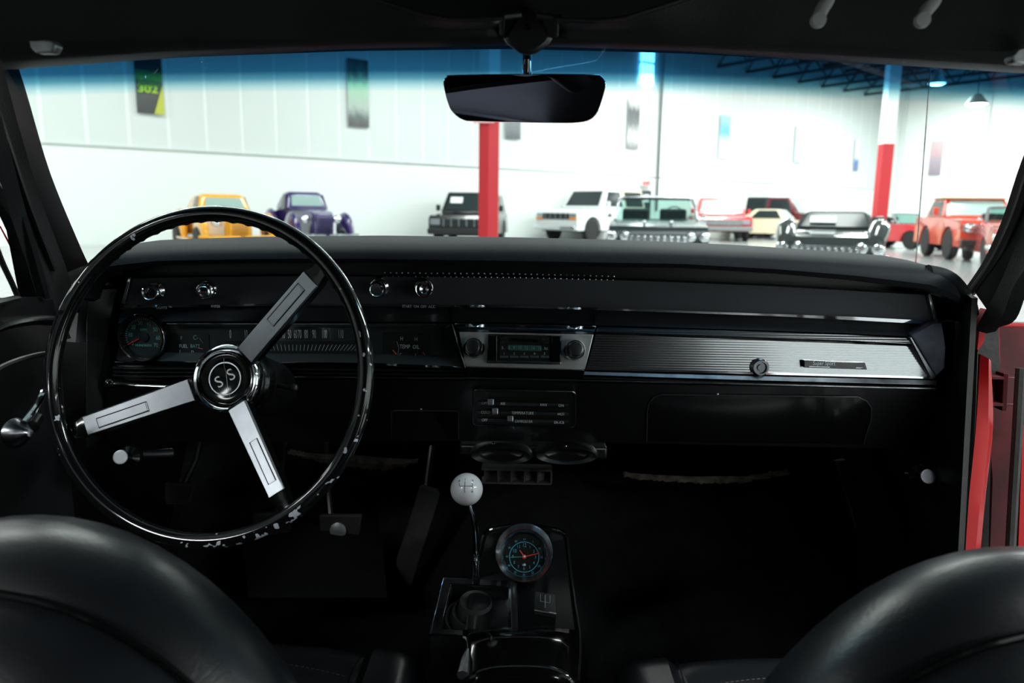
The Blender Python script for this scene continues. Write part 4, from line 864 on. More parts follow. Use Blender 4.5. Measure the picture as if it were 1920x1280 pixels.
# ------- heater control
hp = [onlow(a, b, .004) for a, b in rrect(887, 726, 1079, 792, 7, 4, 4)]
bm = B(); solid(bm, hp, (0, .006, 0)); hc = obj('heater_control', bm, M['plastic'], D, bevel=.0008)
bm = B(); tube(bm, [onlow(a, b, .0055) for a, b in rrect(887, 726, 1079, 792, 7, 4, 4)], .0012, 6, closed=True); obj('heater_bezel', bm, M['darkchrome'], hc)
for i, (y, sx_, xl_, xr_) in enumerate(((744, 921, 918, 1048), (761, 929, 916, 1046), (775, 957, 916, 1046))):
    bm = B(); solid(bm, [onlow(*p, .0055) for p in ((xl_, y-2.5), (xr_, y+.2), (xr_, y+2.8), (xl_, y+.6))], (0, .001, 0)); obj('slot', bm, mat('slot_brass%d' % i, (.12, .10, .07), .3, .9), hc, smooth=False)
    bm = B(); solid(bm, [onlow(*p, .0065) for p in ((xl_, y-.2), (xr_, y+2.2), (xr_, y+3.4), (xl_, y+1.2))], (0, .001, 0)); obj('slot_gap', bm, M['recess'], hc, smooth=False)
    bm = B(); solid(bm, [onlow(*p, .0058) for p in ((896, y+5), (1066, y+8), (1066, y+13), (896, y+10))], (0, .001, 0)); obj('label_strip', bm, mat('strip_blue%d' % i, (.030, .034, .042), .35), hc, smooth=False)
    bm = B(); box(bm, onlow(sx_, y+.5, .012), (.0095, .014, .0095), Matrix.Rotation(R(-20), 3, 'X')); obj('slider', bm, M['satinchrome'], hc, bevel=.0012)
UPL = V((0, .45, 1))
for s, x, y in (('OFF', 909, 750), ('AIR', 943, 751), ('FAN', 1019, 753), ('ON', 1052, 754.5), ('COLD', 911, 767), ('TEMPERATURE', 980, 768.5), ('HOT', 1052, 770.5), ('OFF', 909, 781.5), ('DEFROSTER', 982, 784), ('DE-ICE', 1048, 786)):
    text(s, onlow(x, y, .0072), .0062, M['print'], hc, up=UPL, depth=.0002, sx=.85)
# round outlets under the dash and floor outlet
t = thing('air_outlet', 'black pair of round air outlets under the centre of the dashboard', 'vent', U(1000, 850, 1.16))
for x in (940, 1062):
    c = U(x, 852, 1.15); bm = B(); lathe(bm, [(.050, -.02), (.052, .0), (.048, .006), (.036, .002), (.034, -.006), (.02, -.012), (0, -.012)], c, (0, -1, -.1), 36, sy=.30); obj('outlet_ring', bm, M['satin'], t)
    bm = B(); lathe(bm, [(.0028, 0), (.002, .002), (0, .0025)], U(x-15 if x < 1000 else x-2, 831 if x < 1000 else 836, 1.135), (0, -1, .3), 10); obj('screw', bm, M['chrome'], t)
bm = B(); box(bm, U(1000, 838, 1.19), (.24, .05, .02)); obj('outlet_housing', bm, M['satin'], t, bevel=.004)
t = thing('floor_vent', 'grey floor heater outlet with five square openings on the tunnel', 'vent', U(968, 892, 1.28))
pf = [U(a, b, 1.28) for a, b in ((903, 879), (1034, 879), (1034, 903), (903, 903))]
bm = B(); x0, x1 = pf[0].x, pf[1].x; z0, z1 = pf[3].z, pf[0].z
box(bm, ((x0+x1)/2, 1.29, z1+.001), (x1-x0, .03, .003)); box(bm, ((x0+x1)/2, 1.29, z0), (x1-x0, .03, .003))
for k in range(6): xx = x0+(x1-x0)*(.05+k*.19); box(bm, (xx, 1.29, (z0+z1)/2), (.003, .03, z1-z0))
obj('grille_frame', bm, mat('vent_grey', (.035, .035, .033), .6), t)
for k in range(5):
    xx = x0+(x1-x0)*(.05+k*.19); bm = B(); solid(bm, [V((xx, 1.284, z1)), V((xx+.026, 1.302, z1)), V((xx+.026, 1.302, z0)), V((xx, 1.284, z0))], (0, .001, 0)); obj('vane', bm, mat('vane%d' % k, (.055, .052, .045), .7), t)

# ragged jute padding under the dash
def jute(pts, y, lab):
    bm = B(); top_, bot_ = [], []; n = 60
    for i in range(n+1):
        x = pts[0][0]+(pts[-1][0]-pts[0][0])*i/n; yb = interp([(a, c) for a, b, c in pts], x)+random.uniform(-2.5, 2.5); yt = interp([(a, b) for a, b, c in pts], x)
        top_.append(U(x, yt, y+.01)); bot_.append(U(x, yb, y))
    grid(bm, [top_, [p.lerp(q, .5)+V((0, -.006, 0)) for p, q in zip(top_, bot_)], bot_, [p+V((0, .02, .004)) for p in bot_]])
    return tag(obj('insulation_pad', bm, M['jute']), lab, 'insulation')
jute([(540, 845, 850), (600, 850, 866), (660, 852, 876), (720, 858, 882), (760, 860, 874), (782, 862, 868)], 1.42, 'ragged brown insulation edge hanging above the pedals')
jute([(1170, 885, 895), (1230, 890, 900), (1300, 893, 906), (1380, 892, 906), (1420, 893, 899), (1480, 885, 889)], 1.42, 'ragged brown insulation edge under the glovebox')

# ------------------------------------------------------------------ steering wheel and column
n_ = V((-.0727, -.9665, .2463)).normalized(); C0 = V((-.3895, .8861, .8498)); RAD = .2
sa = n_.cross(V((0, 0, 1))).normalized(); sb = n_.cross(sa); sa, sb = -sa, sb
if sa.x < 0: sa = -sa
if sb.z < 0: sb = -sb
def wp(x, y, d=0): return C0+sa*x+sb*y+n_*d
t = thing('steering_wheel', 'large three-spoke steering wheel with black rim and chrome SS hub', 'steering wheel', wp(0, 0, -.055))
bm = B(); uvl = bm.loops.layers.uv.new('UVMap'); NU, NV = 160, 16; vs = []
for i in range(NU):
    a = 2*math.pi*i/NU; c = wp(math.cos(a)*RAD, math.sin(a)*RAD); rad = (sa*math.cos(a)+sb*math.sin(a)); rw = .0098 if True else 0
    row = []
    for k in range(NV):
        b = 2*math.pi*k/NV; scal = 1+(.10*math.cos(9*0) if False else 0)
        row.append(bm.verts.new(c+(n_*math.cos(b)*1.05+rad*math.sin(b))*rw*scal))
    vs.append(row)
for i in range(NU):
    for k in range(NV):
        f = bm.faces.new((vs[i][k], vs[(i+1) % NU][k], vs[(i+1) % NU][(k+1) % NV], vs[i][(k+1) % NV]))
        for l, (u_, v_) in zip(f.loops, ((i, k), (i+1, k), (i+1, k+1), (i, k+1))): l[uvl].uv = (u_/NU, v_/NV)
obj('rim', bm, M['rim'], t)
bm = B()   # finger grips on the inner edge at the top left and right
for a0, a1 in ((30, 150), (195, 250)):
    for k in range(int((a1-a0)/6)):
        a = R(a0+k*6); tube(bm, [wp(math.cos(a+d)*(RAD-.0085), math.sin(a+d)*(RAD-.0085), -.002) for d in (-.035, 0, .035)], [.001, .0026, .001], 8)
o = obj('finger_grips', bm, M['gloss'], t); o['kind'] = 'stuff'
def w_at(px, py, d):
    P = RP(px, py, C0+n_*d, n_); q = P-C0; return q.dot(sa), q.dot(sb)
HD = -.055
hub = w_at(425, 710, HD)
H0 = wp(hub[0]*1.0, hub[1]*1.0, HD)
for tip, w0, w1, wd in (((586, 520), .0155, .0145, 'a'), ((158, 800), .0175, .0135, 'b'), ((521, 928), .0150, .0120, 'c')):
    T = w_at(tip[0], tip[1], -.012); dirv = V((T[0]-hub[0], T[1]-hub[1])); L = dirv.length; dirv.normalize(); per = V((-dirv.y, dirv.x))
    def sp_(f, s, d):  # along, sideways, lift over the spoke surface
        a = hub[0]+dirv.x*L*f+per.x*s; b = hub[1]+dirv.y*L*f+per.y*s; dd = HD+.006+(-.010-HD-.006)*f
        return wp(a, b, dd+d)
    wf = lambda f: w0+(w1-w0)*f
    bm = B(); rows = []
    for f in (.22, .4, .6, .8, 1.0, 1.06, 1.16):
        k = wf(min(f, 1)) * (1 if f <= 1 else (.8 if f < 1.1 else .75)); dz = -.003 if f <= 1 else -.005
        rows.append([sp_(f, -k, dz), sp_(f, -k*.8, dz+.001), sp_(f, k*.8, dz+.001), sp_(f, k, dz), sp_(f, k*.9, -.020), sp_(f, -k*.9, -.020)])
    grid(bm, rows, True); so = obj('spoke', bm, M['gloss'], t)
    bm = B(); rows = []
    for f in (.24, .30, .45, .60, .75, .90, .985): k = wf(f)*.93; rows.append([sp_(f, -k, -.003), sp_(f, -k*.93, .001), sp_(f, k*.93, .001), sp_(f, k, -.003)])
    vv = grid(bm, rows); bm.faces.new(vv[0]); bm.faces.new(vv[-1][::-1]); obj('spoke_plate', bm, M['satinchrome'], so, bevel=.0006)
    bm = B(); k = wf(.75)*.42; o_ = wf(.75)*.12
    tube(bm, [sp_(.55, -k+o_, .0012), sp_(.90, -k+o_, .0012), sp_(.90, k+o_, .0012), sp_(.55, k+o_, .0012)], .0007, 5, closed=True); obj('recess_line', bm, M['plastic'], so)
    bm = B(); solid(bm, [sp_(.56, -k*.85+o_, .0014), sp_(.89, -k*.85+o_, .0014), sp_(.89, k*.85+o_, .0014), sp_(.56, k*.85+o_, .0014)], n_*.0004); obj('recess_plate', bm, M['satinchrome'], so)
bm = B(); lathe(bm, [(.030, -.030), (.044, -.012), (.0455, .0), (.0435, .006), (.0400, .0085), (.0375, .006), (.0360, .0075), (.0335, .008), (.0325, .001)], H0, n_, 64, cap=False); obj('hub_ring', bm, M['chrome'], t)
bm = B(); lathe(bm, [(.033, .002), (.0325, .0048), (.0300, .0056), (.024, .0035), (0, .0028)], H0, n_, 48); hb = obj('horn_button', bm, mat('horn_black', (.003, .003, .003), .1, spec=.2), t)
bm = B(); lathe(bm, [(.0198, .0035), (.0202, .0052), (.0216, .0052), (.0222, .0036)], H0, n_, 48, cap=False); obj('emblem_ring', bm, M['satinchrome'], hb)
ang = R(33); rx = (sa*math.cos(ang)+sb*math.sin(ang)); uy = (sb*math.cos(ang)-sa*math.sin(ang))
for s, d in (('S', -.0092), ('S', .0092)):
    text(s, H0+rx*d+n_*.0042, 0.0215, mat('emblem_white'+s+str(d), (.8, .82, .85), .4), hb, right=rx, up=uy, depth=.0003, sx=1.0, name='emblem_letter')
bm = B(); cr_ = [(-.003, .026), (-.002, .016), (.001, .008), (.003, -.002), (.0045, -.012), (.009, -.024)]; tube(bm, [H0+sa*a+sb*b+n_*.0052 for a, b in cr_], .00035, 4); obj('crack', bm, M['satinchrome'], hb)
# column
t2 = thing('steering_column', 'black steering column behind the wheel with turn-signal lever on its left', 'steering column', H0-n_*.12)
cend = U(560, 745, 1.22)
bm = B(); ax = (H0-n_*.03)-cend; L = ax.length
lathe(bm, [(.030, 0), (.030, L*.45), (.034, L*.5), (.042, L*.55), (.043, L*.93), (.036, L)], cend, ax, 40); obj('column_tube', bm, M['satin'], t2)
bm = B(); lathe(bm, [(.043, 0), (.0445, .01), (.043, .02)], H0-n_*.055, n_, 40); obj('collar', bm, M['gloss'], t2)
bm = B(); tube(bm, [U(360, 727, .99), U(252, 723, .985)], .0026, 10); lv = obj('signal_lever', bm, M['chrome'], t2)
bm = B(); tube(bm, [U(254, 723, .985), U(216, 720, .985)], [.0036, .0042], 12); bmesh.ops.create_uvsphere(bm, u_segments=16, v_segments=10, radius=.0072, matrix=Matrix.Translation(U(206, 719, .985))); obj('lever_grip', bm, M['gloss'], lv)
bm = B(); tube(bm, [U(520, 722, 1.0), U(548, 727, .99)], [.004, .003], 8); bmesh.ops.create_uvsphere(bm, u_segments=12, v_segments=8, radius=.006, matrix=Matrix.Translation(U(551, 727, .99))); obj('hazard_knob', bm, M['plastic'], t2)

# ------------------------------------------------------------------ floor, toe board, tunnel, kick panels
cf = thing('carpet', 'black carpeted footwell with toe board and tunnel', 'carpet', (0, 1.1, .2))
bm = B(); rows = []
for y, z in ((-.9, .20), (.3, .20), (1.15, .20), (1.35, .24), (1.55, .36), (1.66, .52), (1.68, .80)):
    rows.append([V((-.78+1.56*i/32, y, z+(.17 if y < 1.6 else .08)*math.exp(-((-.78+1.56*i/32)/.17)**4))) for i in range(33)])
grid(bm, rows); obj('floor_carpet', bm, M['carpet'], cf)
bm = B(); rows = [];
for j in range(7):
    f = j/6; rows.append([U(455+i*29+f*10, 1000-20*math.sin(i/9*math.pi)*(1-f)+f*120, 1.42-.20*f) for i in range(10)])
grid(bm, rows); hm = obj('heel_pad', bm, mat('heel_pad', (.0032, .0032, .0036), .8, spec=.1, bump=.5, bscale=90), cf)
bm = B(); solid(bm, [V((-.80, .3, .2)), V((-.80, 1.7, .2)), V((-.80, 1.7, .80)), V((-.80, 1.22, .90)), V((-.78, 1.12, .80)), V((-.78, 1.1, .2))], (.02, 0, 0)); kl = obj('kick_panel', bm, M['satin'], cf)
bm = B(); pl_ = [V((.655, .2, 0)), V((.635, 1.0, 0)), V((.637, 1.06, 0)), V((.645, 1.2, 0)), V((.63, 1.70, 0))]
grid(bm, [[p+V((0, 0, .15)) for p in pl_], [p+V((0, 0, z_)) for p, z_ in zip(pl_, (.42, .42, .94, .97, .97))]]); o = obj('kick_panel', bm, M['satin'], cf, smooth=False); s_ = o.modifiers.new('s', 'SOLIDIFY'); s_.thickness = .008
bm = B(); solid(bm, [U(1566, 865, 1.40), U(1585, 862, 1.38), U(1612, 930, 1.36), U(1645, 1050, 1.33), U(1638, 1080, 1.33), U(1612, 1010, 1.35), U(1590, 930, 1.38)], (0, .01, 0)); obj('kick_flap', bm, mat('flap_black', (.018, .018, .021), .4), cf)
bm = B(); tube(bm, smooth_path([U(1570, 870, 1.38), U(1590, 935, 1.37), U(1612, 1010, 1.34), U(1636, 1085, 1.31)], 5), .003, 6); obj('carpet_edge', bm, M['plastic'], cf)
bm = B(); solid(bm, [U(1800, 1060, 1.07), U(1826, 1060, 1.06), U(2000, 1120, .7), U(2000, 1180, .7)], (0, 0, -.03)); obj('sill_plate', bm, M['satin'], cf)
def vent_knob(x, y, yy, lab, tilt):
    c = U(x, y, yy); t = thing('vent_knob', lab, 'knob', c)
    bm = B(); lathe(bm, [(.020, .0), (.017, .006), (.008, .01), (.006, .03)], c-V(tilt).normalized()*.035, tilt, 24); obj('knob_base', bm, M['gloss'], t)
    bm = B(); lathe(bm, [(.0055, -.012), (.0085, -.006), (.0112, .0), (.0108, .003), (.009, .0035), (0, .0005)], c, tilt, 28); obj('knob_cap', bm, M['satinchrome'], t)
vent_knob(227, 857, 1.06, 'chrome vent pull knob under the left end of the dashboard', (.15, -1, .35))
vent_knob(1739, 893, 1.10, 'chrome vent pull knob on the right kick panel', (-.1, -1, .35))
bm = B(); tube(bm, [U(240, 858, 1.10), U(270, 852, 1.13), U(322, 850, 1.16)], [.006, .006, .009], 10); tag(obj('brake_release_handle', bm, M['plastic']), 'black release handle behind the left chrome vent knob', 'handle')

# pedals
def pedal(name, lab, pts, y, arm=None, ribs=0, m='rubber', pad=None):
    P = [U(a, b, y) for a, b in pts]; c = sum(P, V())/len(P); t = thing(name, lab, 'pedal', c)
    bm = B(); solid(bm, P, (0, .012, .0)); o = obj('pedal_pad', bm, M[m], t, bevel=.003)
    if ribs:
        x0, x1 = min(p[0] for p in pts)+6, max(p[0] for p in pts)-6; y0, y1 = min(p[1] for p in pts), max(p[1] for p in pts)
        for k in range(ribs): yy = y1-4-k*4; bm = B(); tube(bm, [U(x0, yy, y-.001), U(x1, yy, y-.001)], .0012, 6); obj('rib', bm, M['plastic'], o)
    if arm: bm = B(); tube(bm, [U(a, b, d) for a, b, d in arm], .006, 8); obj('pedal_arm', bm, M['satin'], t)
    return t, o
pedal('clutch_pedal', 'dark rubber clutch pedal seen through the wheel rim', [(474, 963), (550, 963), (540, 1018), (530, 1021), (480, 1019), (472, 1014)], 1.40, [(520, 965, 1.42), (530, 880, 1.46), (540, 800, 1.5)], 6)
t, o = pedal('brake_pedal', 'dark rubber brake pedal with a chrome disc', [(598, 966), (678, 966), (670, 1024), (660, 1028), (608, 1025), (600, 1018)], 1.40, [(620, 966, 1.42), (614, 900, 1.46), (610, 800, 1.5)], 5)
bm = B(); lathe(bm, [(.0165, 0), (.016, .003), (.012, .0045), (0, .006)], U(634, 994, 1.397), (0, -1, .2), 24); obj('chrome_disc', bm, M['dullmetal'], t)
pedal('accelerator_pedal', 'long black accelerator pedal left of the shifter', [(786, 914), (792, 911), (822, 920), (824, 930), (772, 1100), (764, 1106), (742, 1060), (744, 1045)], 1.36, [(800, 915, 1.38), (806, 870, 1.42), (810, 838, 1.46)], 0, 'rubber')
pedal('parking_brake_pedal', 'small dark parking-brake pedal near the left kick panel', [(308, 906), (365, 910), (358, 938), (352, 948), (314, 947), (308, 940)], 1.36, [(345, 908, 1.38), (368, 860, 1.40), (376, 820, 1.42)], 2)

# ------------------------------------------------------------------ console, shifter
cN = V((0, -.143, 1)).normalized(); cP = V((0, .85, .455))
def oc(a, b, lift=0): return RP(a, b, cP, cN)+cN*lift
con = thing('console', 'glossy black centre console with chrome-trimmed clock pod', 'console', (0, 1.0, .30))
ol = [(908, 1000), (925, 992), (983, 986), (1040, 993), (1062, 1003), (1068, 1060), (1078, 1130), (1088, 1210), (1085, 1300), (860, 1300), (870, 1180), (878, 1110)]
P = [oc(a, b) for a, b in ol]; bm = B(); solid(bm, P, (0, 0, -.20)); obj('console_body', bm, mat('console_black', (.004, .004, .0045), .3, coat=.15), con, bevel=.006, seg=3)
bm = B(); tube(bm, smooth_path([oc(907, 1002, .002), oc(925, 993, .003), oc(983, 987, .004), oc(1040, 994, .003), oc(1061, 1003, .002)], 5), .0028, 8); obj('chrome_edge', bm, M['chrome'], con)
for a in ([(906, 1006), (896, 1040), (884, 1100)], [(1063, 1008), (1070, 1070), (1080, 1140), (1088, 1200), (1084, 1278)]):
    bm = B(); tube(bm, smooth_path([oc(x, y, .001) for x, y in a], 4), .0022, 6); obj('edge_bead', bm, M['satin'], con)
# clock pod
ck = RP(983, 1036, cP+cN*.045, cN); axk = V((0, -.86, .58)).normalized()
r = .0440
bm = B(); lathe(bm, [(r*1.0, -.055), (r*1.0, -.006), (r*1.03, .002), (r*1.0, .006), (r*.97, .004), (r*.86, -.003), (r*.75, -.010), (r*.70, -.022)], ck, axk, 56); kk = obj('clock', bm, mat('clock_bezel', (.42, .44, .47), .15, 1), con)
bm = B(); lathe(bm, [(r*.73, -.018), (0, -.018)], ck, axk, 40); obj('clock_face', bm, M['recess'], kk)
kx = V((1, 0, 0)); ky = axk.cross(kx).normalized(); ky = ky if ky.z > 0 else -ky; kc = ck-axk*.0155-ky*.004
def kpt(a, rad, l=0): return kc+kx*math.cos(R(a))*rad+ky*math.sin(R(a))*rad+axk*l
for k in range(12): text(str(12 if k == 0 else k), kpt(90-30*k, r*.40), .0064 if k not in (0, 11, 10) else .0080, M['bluepr'], kk, right=kx, up=ky, depth=.0002, sx=.8)
bm = B(); tube(bm, [kpt(a, r*.52) for a in range(0, 360, 8)], .0006, 5, closed=True)
for k in range(60): tube(bm, [kpt(k*6, r*.50), kpt(k*6, r*.54)], .00035, 4)
o = obj('minute_track', bm, M['bluepr'], kk); o['kind'] = 'stuff'
for k in range(12): text(str(60 if k == 0 else k*5), kpt(90-30*k, r*.61), .0042, M['bluepr'], kk, right=kx, up=ky, depth=.0002)
bm = B(); tube(bm, [kpt(0, 0, .002), kpt(14, r*.55, .002)], [.0011, .0008], 6); obj('minute_hand', bm, M['redpr'], kk)
bm = B(); tube(bm, [kpt(0, 0, .002), kpt(125, r*.28, .002)], [.0012, .0008], 6); lathe(bm, [(.0036, .0015), (.003, .0035), (0, .004)], kc, axk, 16); obj('hour_hand', bm, M['redpr'], kk)
bm = B(); tube(bm, [kpt(0, 0, .001), kpt(183, r*.5, .001)], .0004, 5); obj('second_hand', bm, M['teal'], kk)
bm = B(); lathe(bm, [(.0032, 0), (.0022, .004), (0, .005)], kpt(270, r*.28), axk, 14); lathe(bm, [(.0022, .002), (.0018, .005), (0, .006)], kc, axk, 14); obj('setting_knob', bm, M['satinchrome'], kk)
bm = B(); lathe(bm, [(r*.73, -.0105), (r*.4, -.009), (0, -.0085)], ck, axk, 36); obj('clock_glass', bm, M['clear'], kk)
# shift pattern plate on the console
bm = B(); solid(bm, [oc(a, b, .006) for a, b in ((1003, 1114), (1041, 1121), (1043, 1158), (1002, 1151))], (0, 0, -.006)); pl = obj('shift_plate', bm, mat('plate_grey', (.06, .062, .064), .35, .6), con, bevel=.0008)
bm = B(); tube(bm, [oc(1002, 1151, .007), oc(1043, 1159, .007)], .0016, 6); obj('plate_foot', bm, M['chrome'], pl)
bm = B(); tube(bm, [oc(1013, 1121, .0068), oc(1013, 1134, .0068), oc(1031, 1137, .0068), oc(1031, 1124, .0068)], .0004, 4); tube(bm, [oc(1022, 1122, .0068), oc(1022, 1146, .0068)], .0004, 4); obj('shift_pattern', bm, M['print'], pl)
# console lid in front
bm = B(); rows = []
for j in range(8):
    f = j/7; rows.append([oc(868+i*(1085-868)/12-(4*f), 1188+110*f+6*abs(i/6-1)**2, .012+.02*math.sin(min(1, f*2.2)*math.pi/2)*(1-abs(i/6-1)**4)) for i in range(13)])
vv = grid(bm, rows); o = obj('console_lid', bm, M['gloss'], con); s = o.modifiers.new('s', 'SOLIDIFY'); s.thickness = .03; s.offset = -1
bm = B(); tube(bm, [oc(868, 1290, .02), oc(873, 1262, .022), oc(877, 1240, .02)], [.008, .006, .002], 8); obj('lid_hinge', bm, M['dullmetal'], con)
# raised cowl behind the shifter plate
bm = B(); solid(bm, [oc(886, 1098, .002), oc(905, 1088, .008), oc(950, 1081, .012), oc(968, 1080, .012), oc(972, 1206, .011), oc(958, 1206, .011), oc(957, 1100, .011)], (0, 0, -.05)); obj('shifter_cowl', bm, mat('cowl_grey', (.018, .018, .019), .3), con, bevel=.003)
sh = thing('shifter', 'chrome gear lever with white ball knob marked with the shift pattern', 'gear shifter', oc(888, 1150))
fr = [(831, 1092), (958, 1098), (970, 1203), (806, 1200)]; fi = [(846, 1105), (954, 1111), (952, 1196), (826, 1190)]
A_ = [oc(a, b, .010) for a, b in fr]; I_ = [oc(a, b, .010) for a, b in fi]; Lw = [oc(a, b, -.015) for a, b in fi]
bm = B(); grid(bm, [[p+V((0, 0, -.05)) for p in A_], A_, I_, Lw], True); fo = obj('shifter_frame', bm, M['darkchrome'], sh, bevel=.0012)
for a, b in (((831, 1093), (878, 1095)), ((843, 1106), (954, 1112)), ((804, 1201), (858, 1203)), ((806, 1199), (831, 1093))):
    bm = B(); tube(bm, [oc(*a, .011), oc(*b, .011)], .0013, 6); obj('frame_edge', bm, M['chrome'], fo)
bm = B(); rows = []
for j in range(12):
    f = j/11; k = 1-.62*f; h = .010*f+.0050*math.sin(j*1.6); c = (892*(f)+890*(1-f), 1152-34*f*f)
    rows.append([oc(c[0]+60*k*math.cos(a)*1.0, c[1]+41*k*math.sin(a), h-.010) for a in [2*math.pi*i/20 for i in range(20)]])
vv = grid(bm, rows, True); bm.faces.new(vv[-1]); obj('rubber_boot', bm, mat('boot_rubber', (.020, .019, .018), .6, bump=.4, bscale=60), sh)
yk = 1.075; kn = U(875, 917, yk); bs = oc(893, 1108, .02)
lp = smooth_path([bs, U(893, 1050, yk+.045), U(892, 1000, yk+.035), U(886, 965, yk+.015), kn+V((.003, .0, -.02))], 5)
bm = B(); tube(bm, lp, [.0062-.0018*i/(len(lp)-1) for i in range(len(lp))], 14); obj('shift_lever', bm, M['chrome'], sh)
bm = B(); bmesh.ops.create_uvsphere(bm, u_segments=40, v_segments=24, radius=.0247, matrix=Matrix.Translation(kn)); ko = obj('shift_knob', bm, M['white'], sh)
# pattern engraved on the ball, facing up and back
kn_n = V((.02, -.93, .37)).normalized(); ku = (V((0, 0, 1))-kn_n*kn_n.z).normalized(); kr = ku.cross(kn_n).normalized()
kr = kr if kr.x > 0 else -kr
def onball(a, b, l=.0002):   # a, b in metres from the ball centre as seen
    d = (1-(a*a+b*b)/.0247**2)**.5*.0247; return kn+kr*a+ku*b+kn_n*(d+l)
def seg(bm, a, b): tube(bm, [onball(a[0]+(b[0]-a[0])*i/6, a[1]+(b[1]-a[1])*i/6) for i in range(7)], .00038, 5)
bm = B(); seg(bm, (-.010, .0085), (-.010, .0045)); seg(bm, (-.010, .0045), (.0095, .0045)); seg(bm, (-.0015, .011), (-.0015, -.001)); seg(bm, (.0095, .0095), (.0095, -.001)); obj('pattern_lines', bm, M['inkblack'], ko)
for s, a, b in (('R', -.010, .0115), ('1', -.0015, .0140), ('3', .0095, .0125), ('2', -.0015, -.0035), ('4', .0095, -.0035)): text(s, onball(a, b, .0005), .0046, M['inkblack'], ko, right=kr, up=ku, depth=.0003)

# ------------------------------------------------------------------ front seats
def seat(lab, cx, dz, dy, tilt, cush_in, side):
    """side -1 driver, +1 passenger; backrest seen from behind"""
    t = thing('bucket_seat', lab, 'seat', (cx, .7, .2))
    hw = .275
    def outline(y, w, zt, zb, n=36, e=2.05, sq=0):
        pts = []
        for i in range(n+1):
            a = math.pi*i/n; c, s = math.cos(a), math.sin(a)
            x = math.copysign(abs(c)**(2/e), c)*w; z = zb+(zt-zb)*(abs(s)**(2/e)); pts.append(V((cx+x, y+dy, z+dz)))
        return pts
    zt = .835
    prof = [(.66, .24, .74), (.64, .265, .78), (.61, .285, .806), (.58, .298, .813), (.55, .301, .808), (.53, .297, .795), (.52, .290, .784)]
    rows = [outline(y, w_, z, .36) for y, w_, z in prof]; bm = B(); grid(bm, rows); obj('backrest', bm, M['seat'], t)
    rows = [outline(y, w_, z, .36) for y, w_, z in ((.52, .290, .783), (.507, .288, .782), (.487, .28, .770), (.46, .262, .745), (.44, .232, .70), (.43, .19, .63), (.42, .08, .55))]
    bm = B(); grid(bm, rows); obj('back_shell', bm, M['seat'], t)
    for y, w_, z, rr2 in ((.514, .2925, .786, .0030),):
        bm = B(); tube(bm, outline(y, w_, z, .36), rr2, 8); obj('piping', bm, M['gloss'], t)
    # cushion
    x0, x1 = (cx-.27, cush_in) if side < 0 else (cush_in, cx+.27)
    y0, y1, zc = .50, 1.05, .43
    bm = B(); rows = []; nx, ny = 40, 60
    def zf(u, v):
        ed = min(1, (1-abs(u))/.16); ef = min(1, (1-v)/.14); rnd = .06*(1-(1-(1-ed)**2)**.5)+.07*(1-(1-(1-ef)**2)**.5)
        ribs = 0
        if abs(u) < .62 and v < .93: ribs = .006*abs(math.sin((v+.09*(u*u))*math.pi*6.0))
        return zc+.012*v*0+ribs-rnd+(.016 if abs(u) > .64 else 0)*min(1, (abs(u)-.64)/.05)*min(1, ed*1.5)
    for j in range(ny+1):
        v = j/ny; r_ = []
        for i in range(nx+1):
            u = -1+2*i/nx; xx = (x0+x1)/2+(x1-x0)/2*u; yy = y0+(y1-y0)*v-.05*u*u*v; r_.append(V((xx, yy, zf(u, v)+dz*.5)))
        rows.append(r_)
    rows = [[p+V((0, 0, -.14)) for p in rows[0]]]+rows+[[p+V((0, .0, -.14)) for p in rows[-1]]]
    rows = [[r[0]+V((0, 0, -.12))]+r+[r[-1]+V((0, 0, -.12))] for r in rows]
    grid(bm, rows); obj('cushion', bm, M['seat'], t)
    st = mat('stitch_thread%d' % side, (.075, .078, .08), .7)
    for k in range(1, 6):
        for dv in ((0,) if k == 5 else (-.012, .012)):
            bm = B()
            for i in range(44):
                ps = []
                for h_ in (0, .55):
                    u = -.60+1.2*(i+h_)/44; v = k/6.0+dv-.09*u*u*1.0; ps.append(V(((x0+x1)/2+(x1-x0)/2*u, y0+(y1-y0)*v-.05*u*u*v, zf(u, v)+dz*.5+.0008)))
                tube(bm, ps, .0006, 4)
            o = obj('stitching', bm, st, t); o['kind'] = 'stuff'
    for su in (-.63, .63):
        bm = B(); tube(bm, [V(((x0+x1)/2+(x1-x0)/2*su, y0+(y1-y0)*v-.05*su*su*v, zf(su, v)+dz*.5+.002)) for v in [i/30 for i in range(29)]], .0032, 6); obj('cushion_piping', bm, M['seat'], t)
    bm = B(); box(bm, (cx, .72, .27), (.44, .5, .12)); obj('seat_base', bm, M['satin'], t, bevel=.01)
    return t
seat('black vinyl driver bucket seat, its rounded back at the lower left', -.420, -.022, 0, 0, oc(806, 1240).x-.004, -1)
seat('black vinyl passenger bucket seat, its rounded back at the lower right', .425, -.032, .0, 0, oc(1142, 1240).x+.004, 1)
# rear bench under the camera, parcel shelf
t = thing('rear_bench', 'black vinyl rear bench behind the camera', 'seat', (0, -.3, .2))
bm = B(); box(bm, (0, -.15, .36), (1.25, .5, .2)); obj('cushion', bm, M['seat'], t, bevel=.05, seg=3)
bm = B(); box(bm, (0, -.52, .62), (1.25, .18, .55), Matrix.Rotation(R(-15), 3, 'X')); obj('backrest', bm, M['seat'], t, bevel=.05, seg=3)
bm = B(); box(bm, (0, -.95, .88), (1.35, .6, .03)); tag(obj('parcel_shelf', bm, M['vinyl']), 'black shelf under the rear window behind the camera', 'shelf')

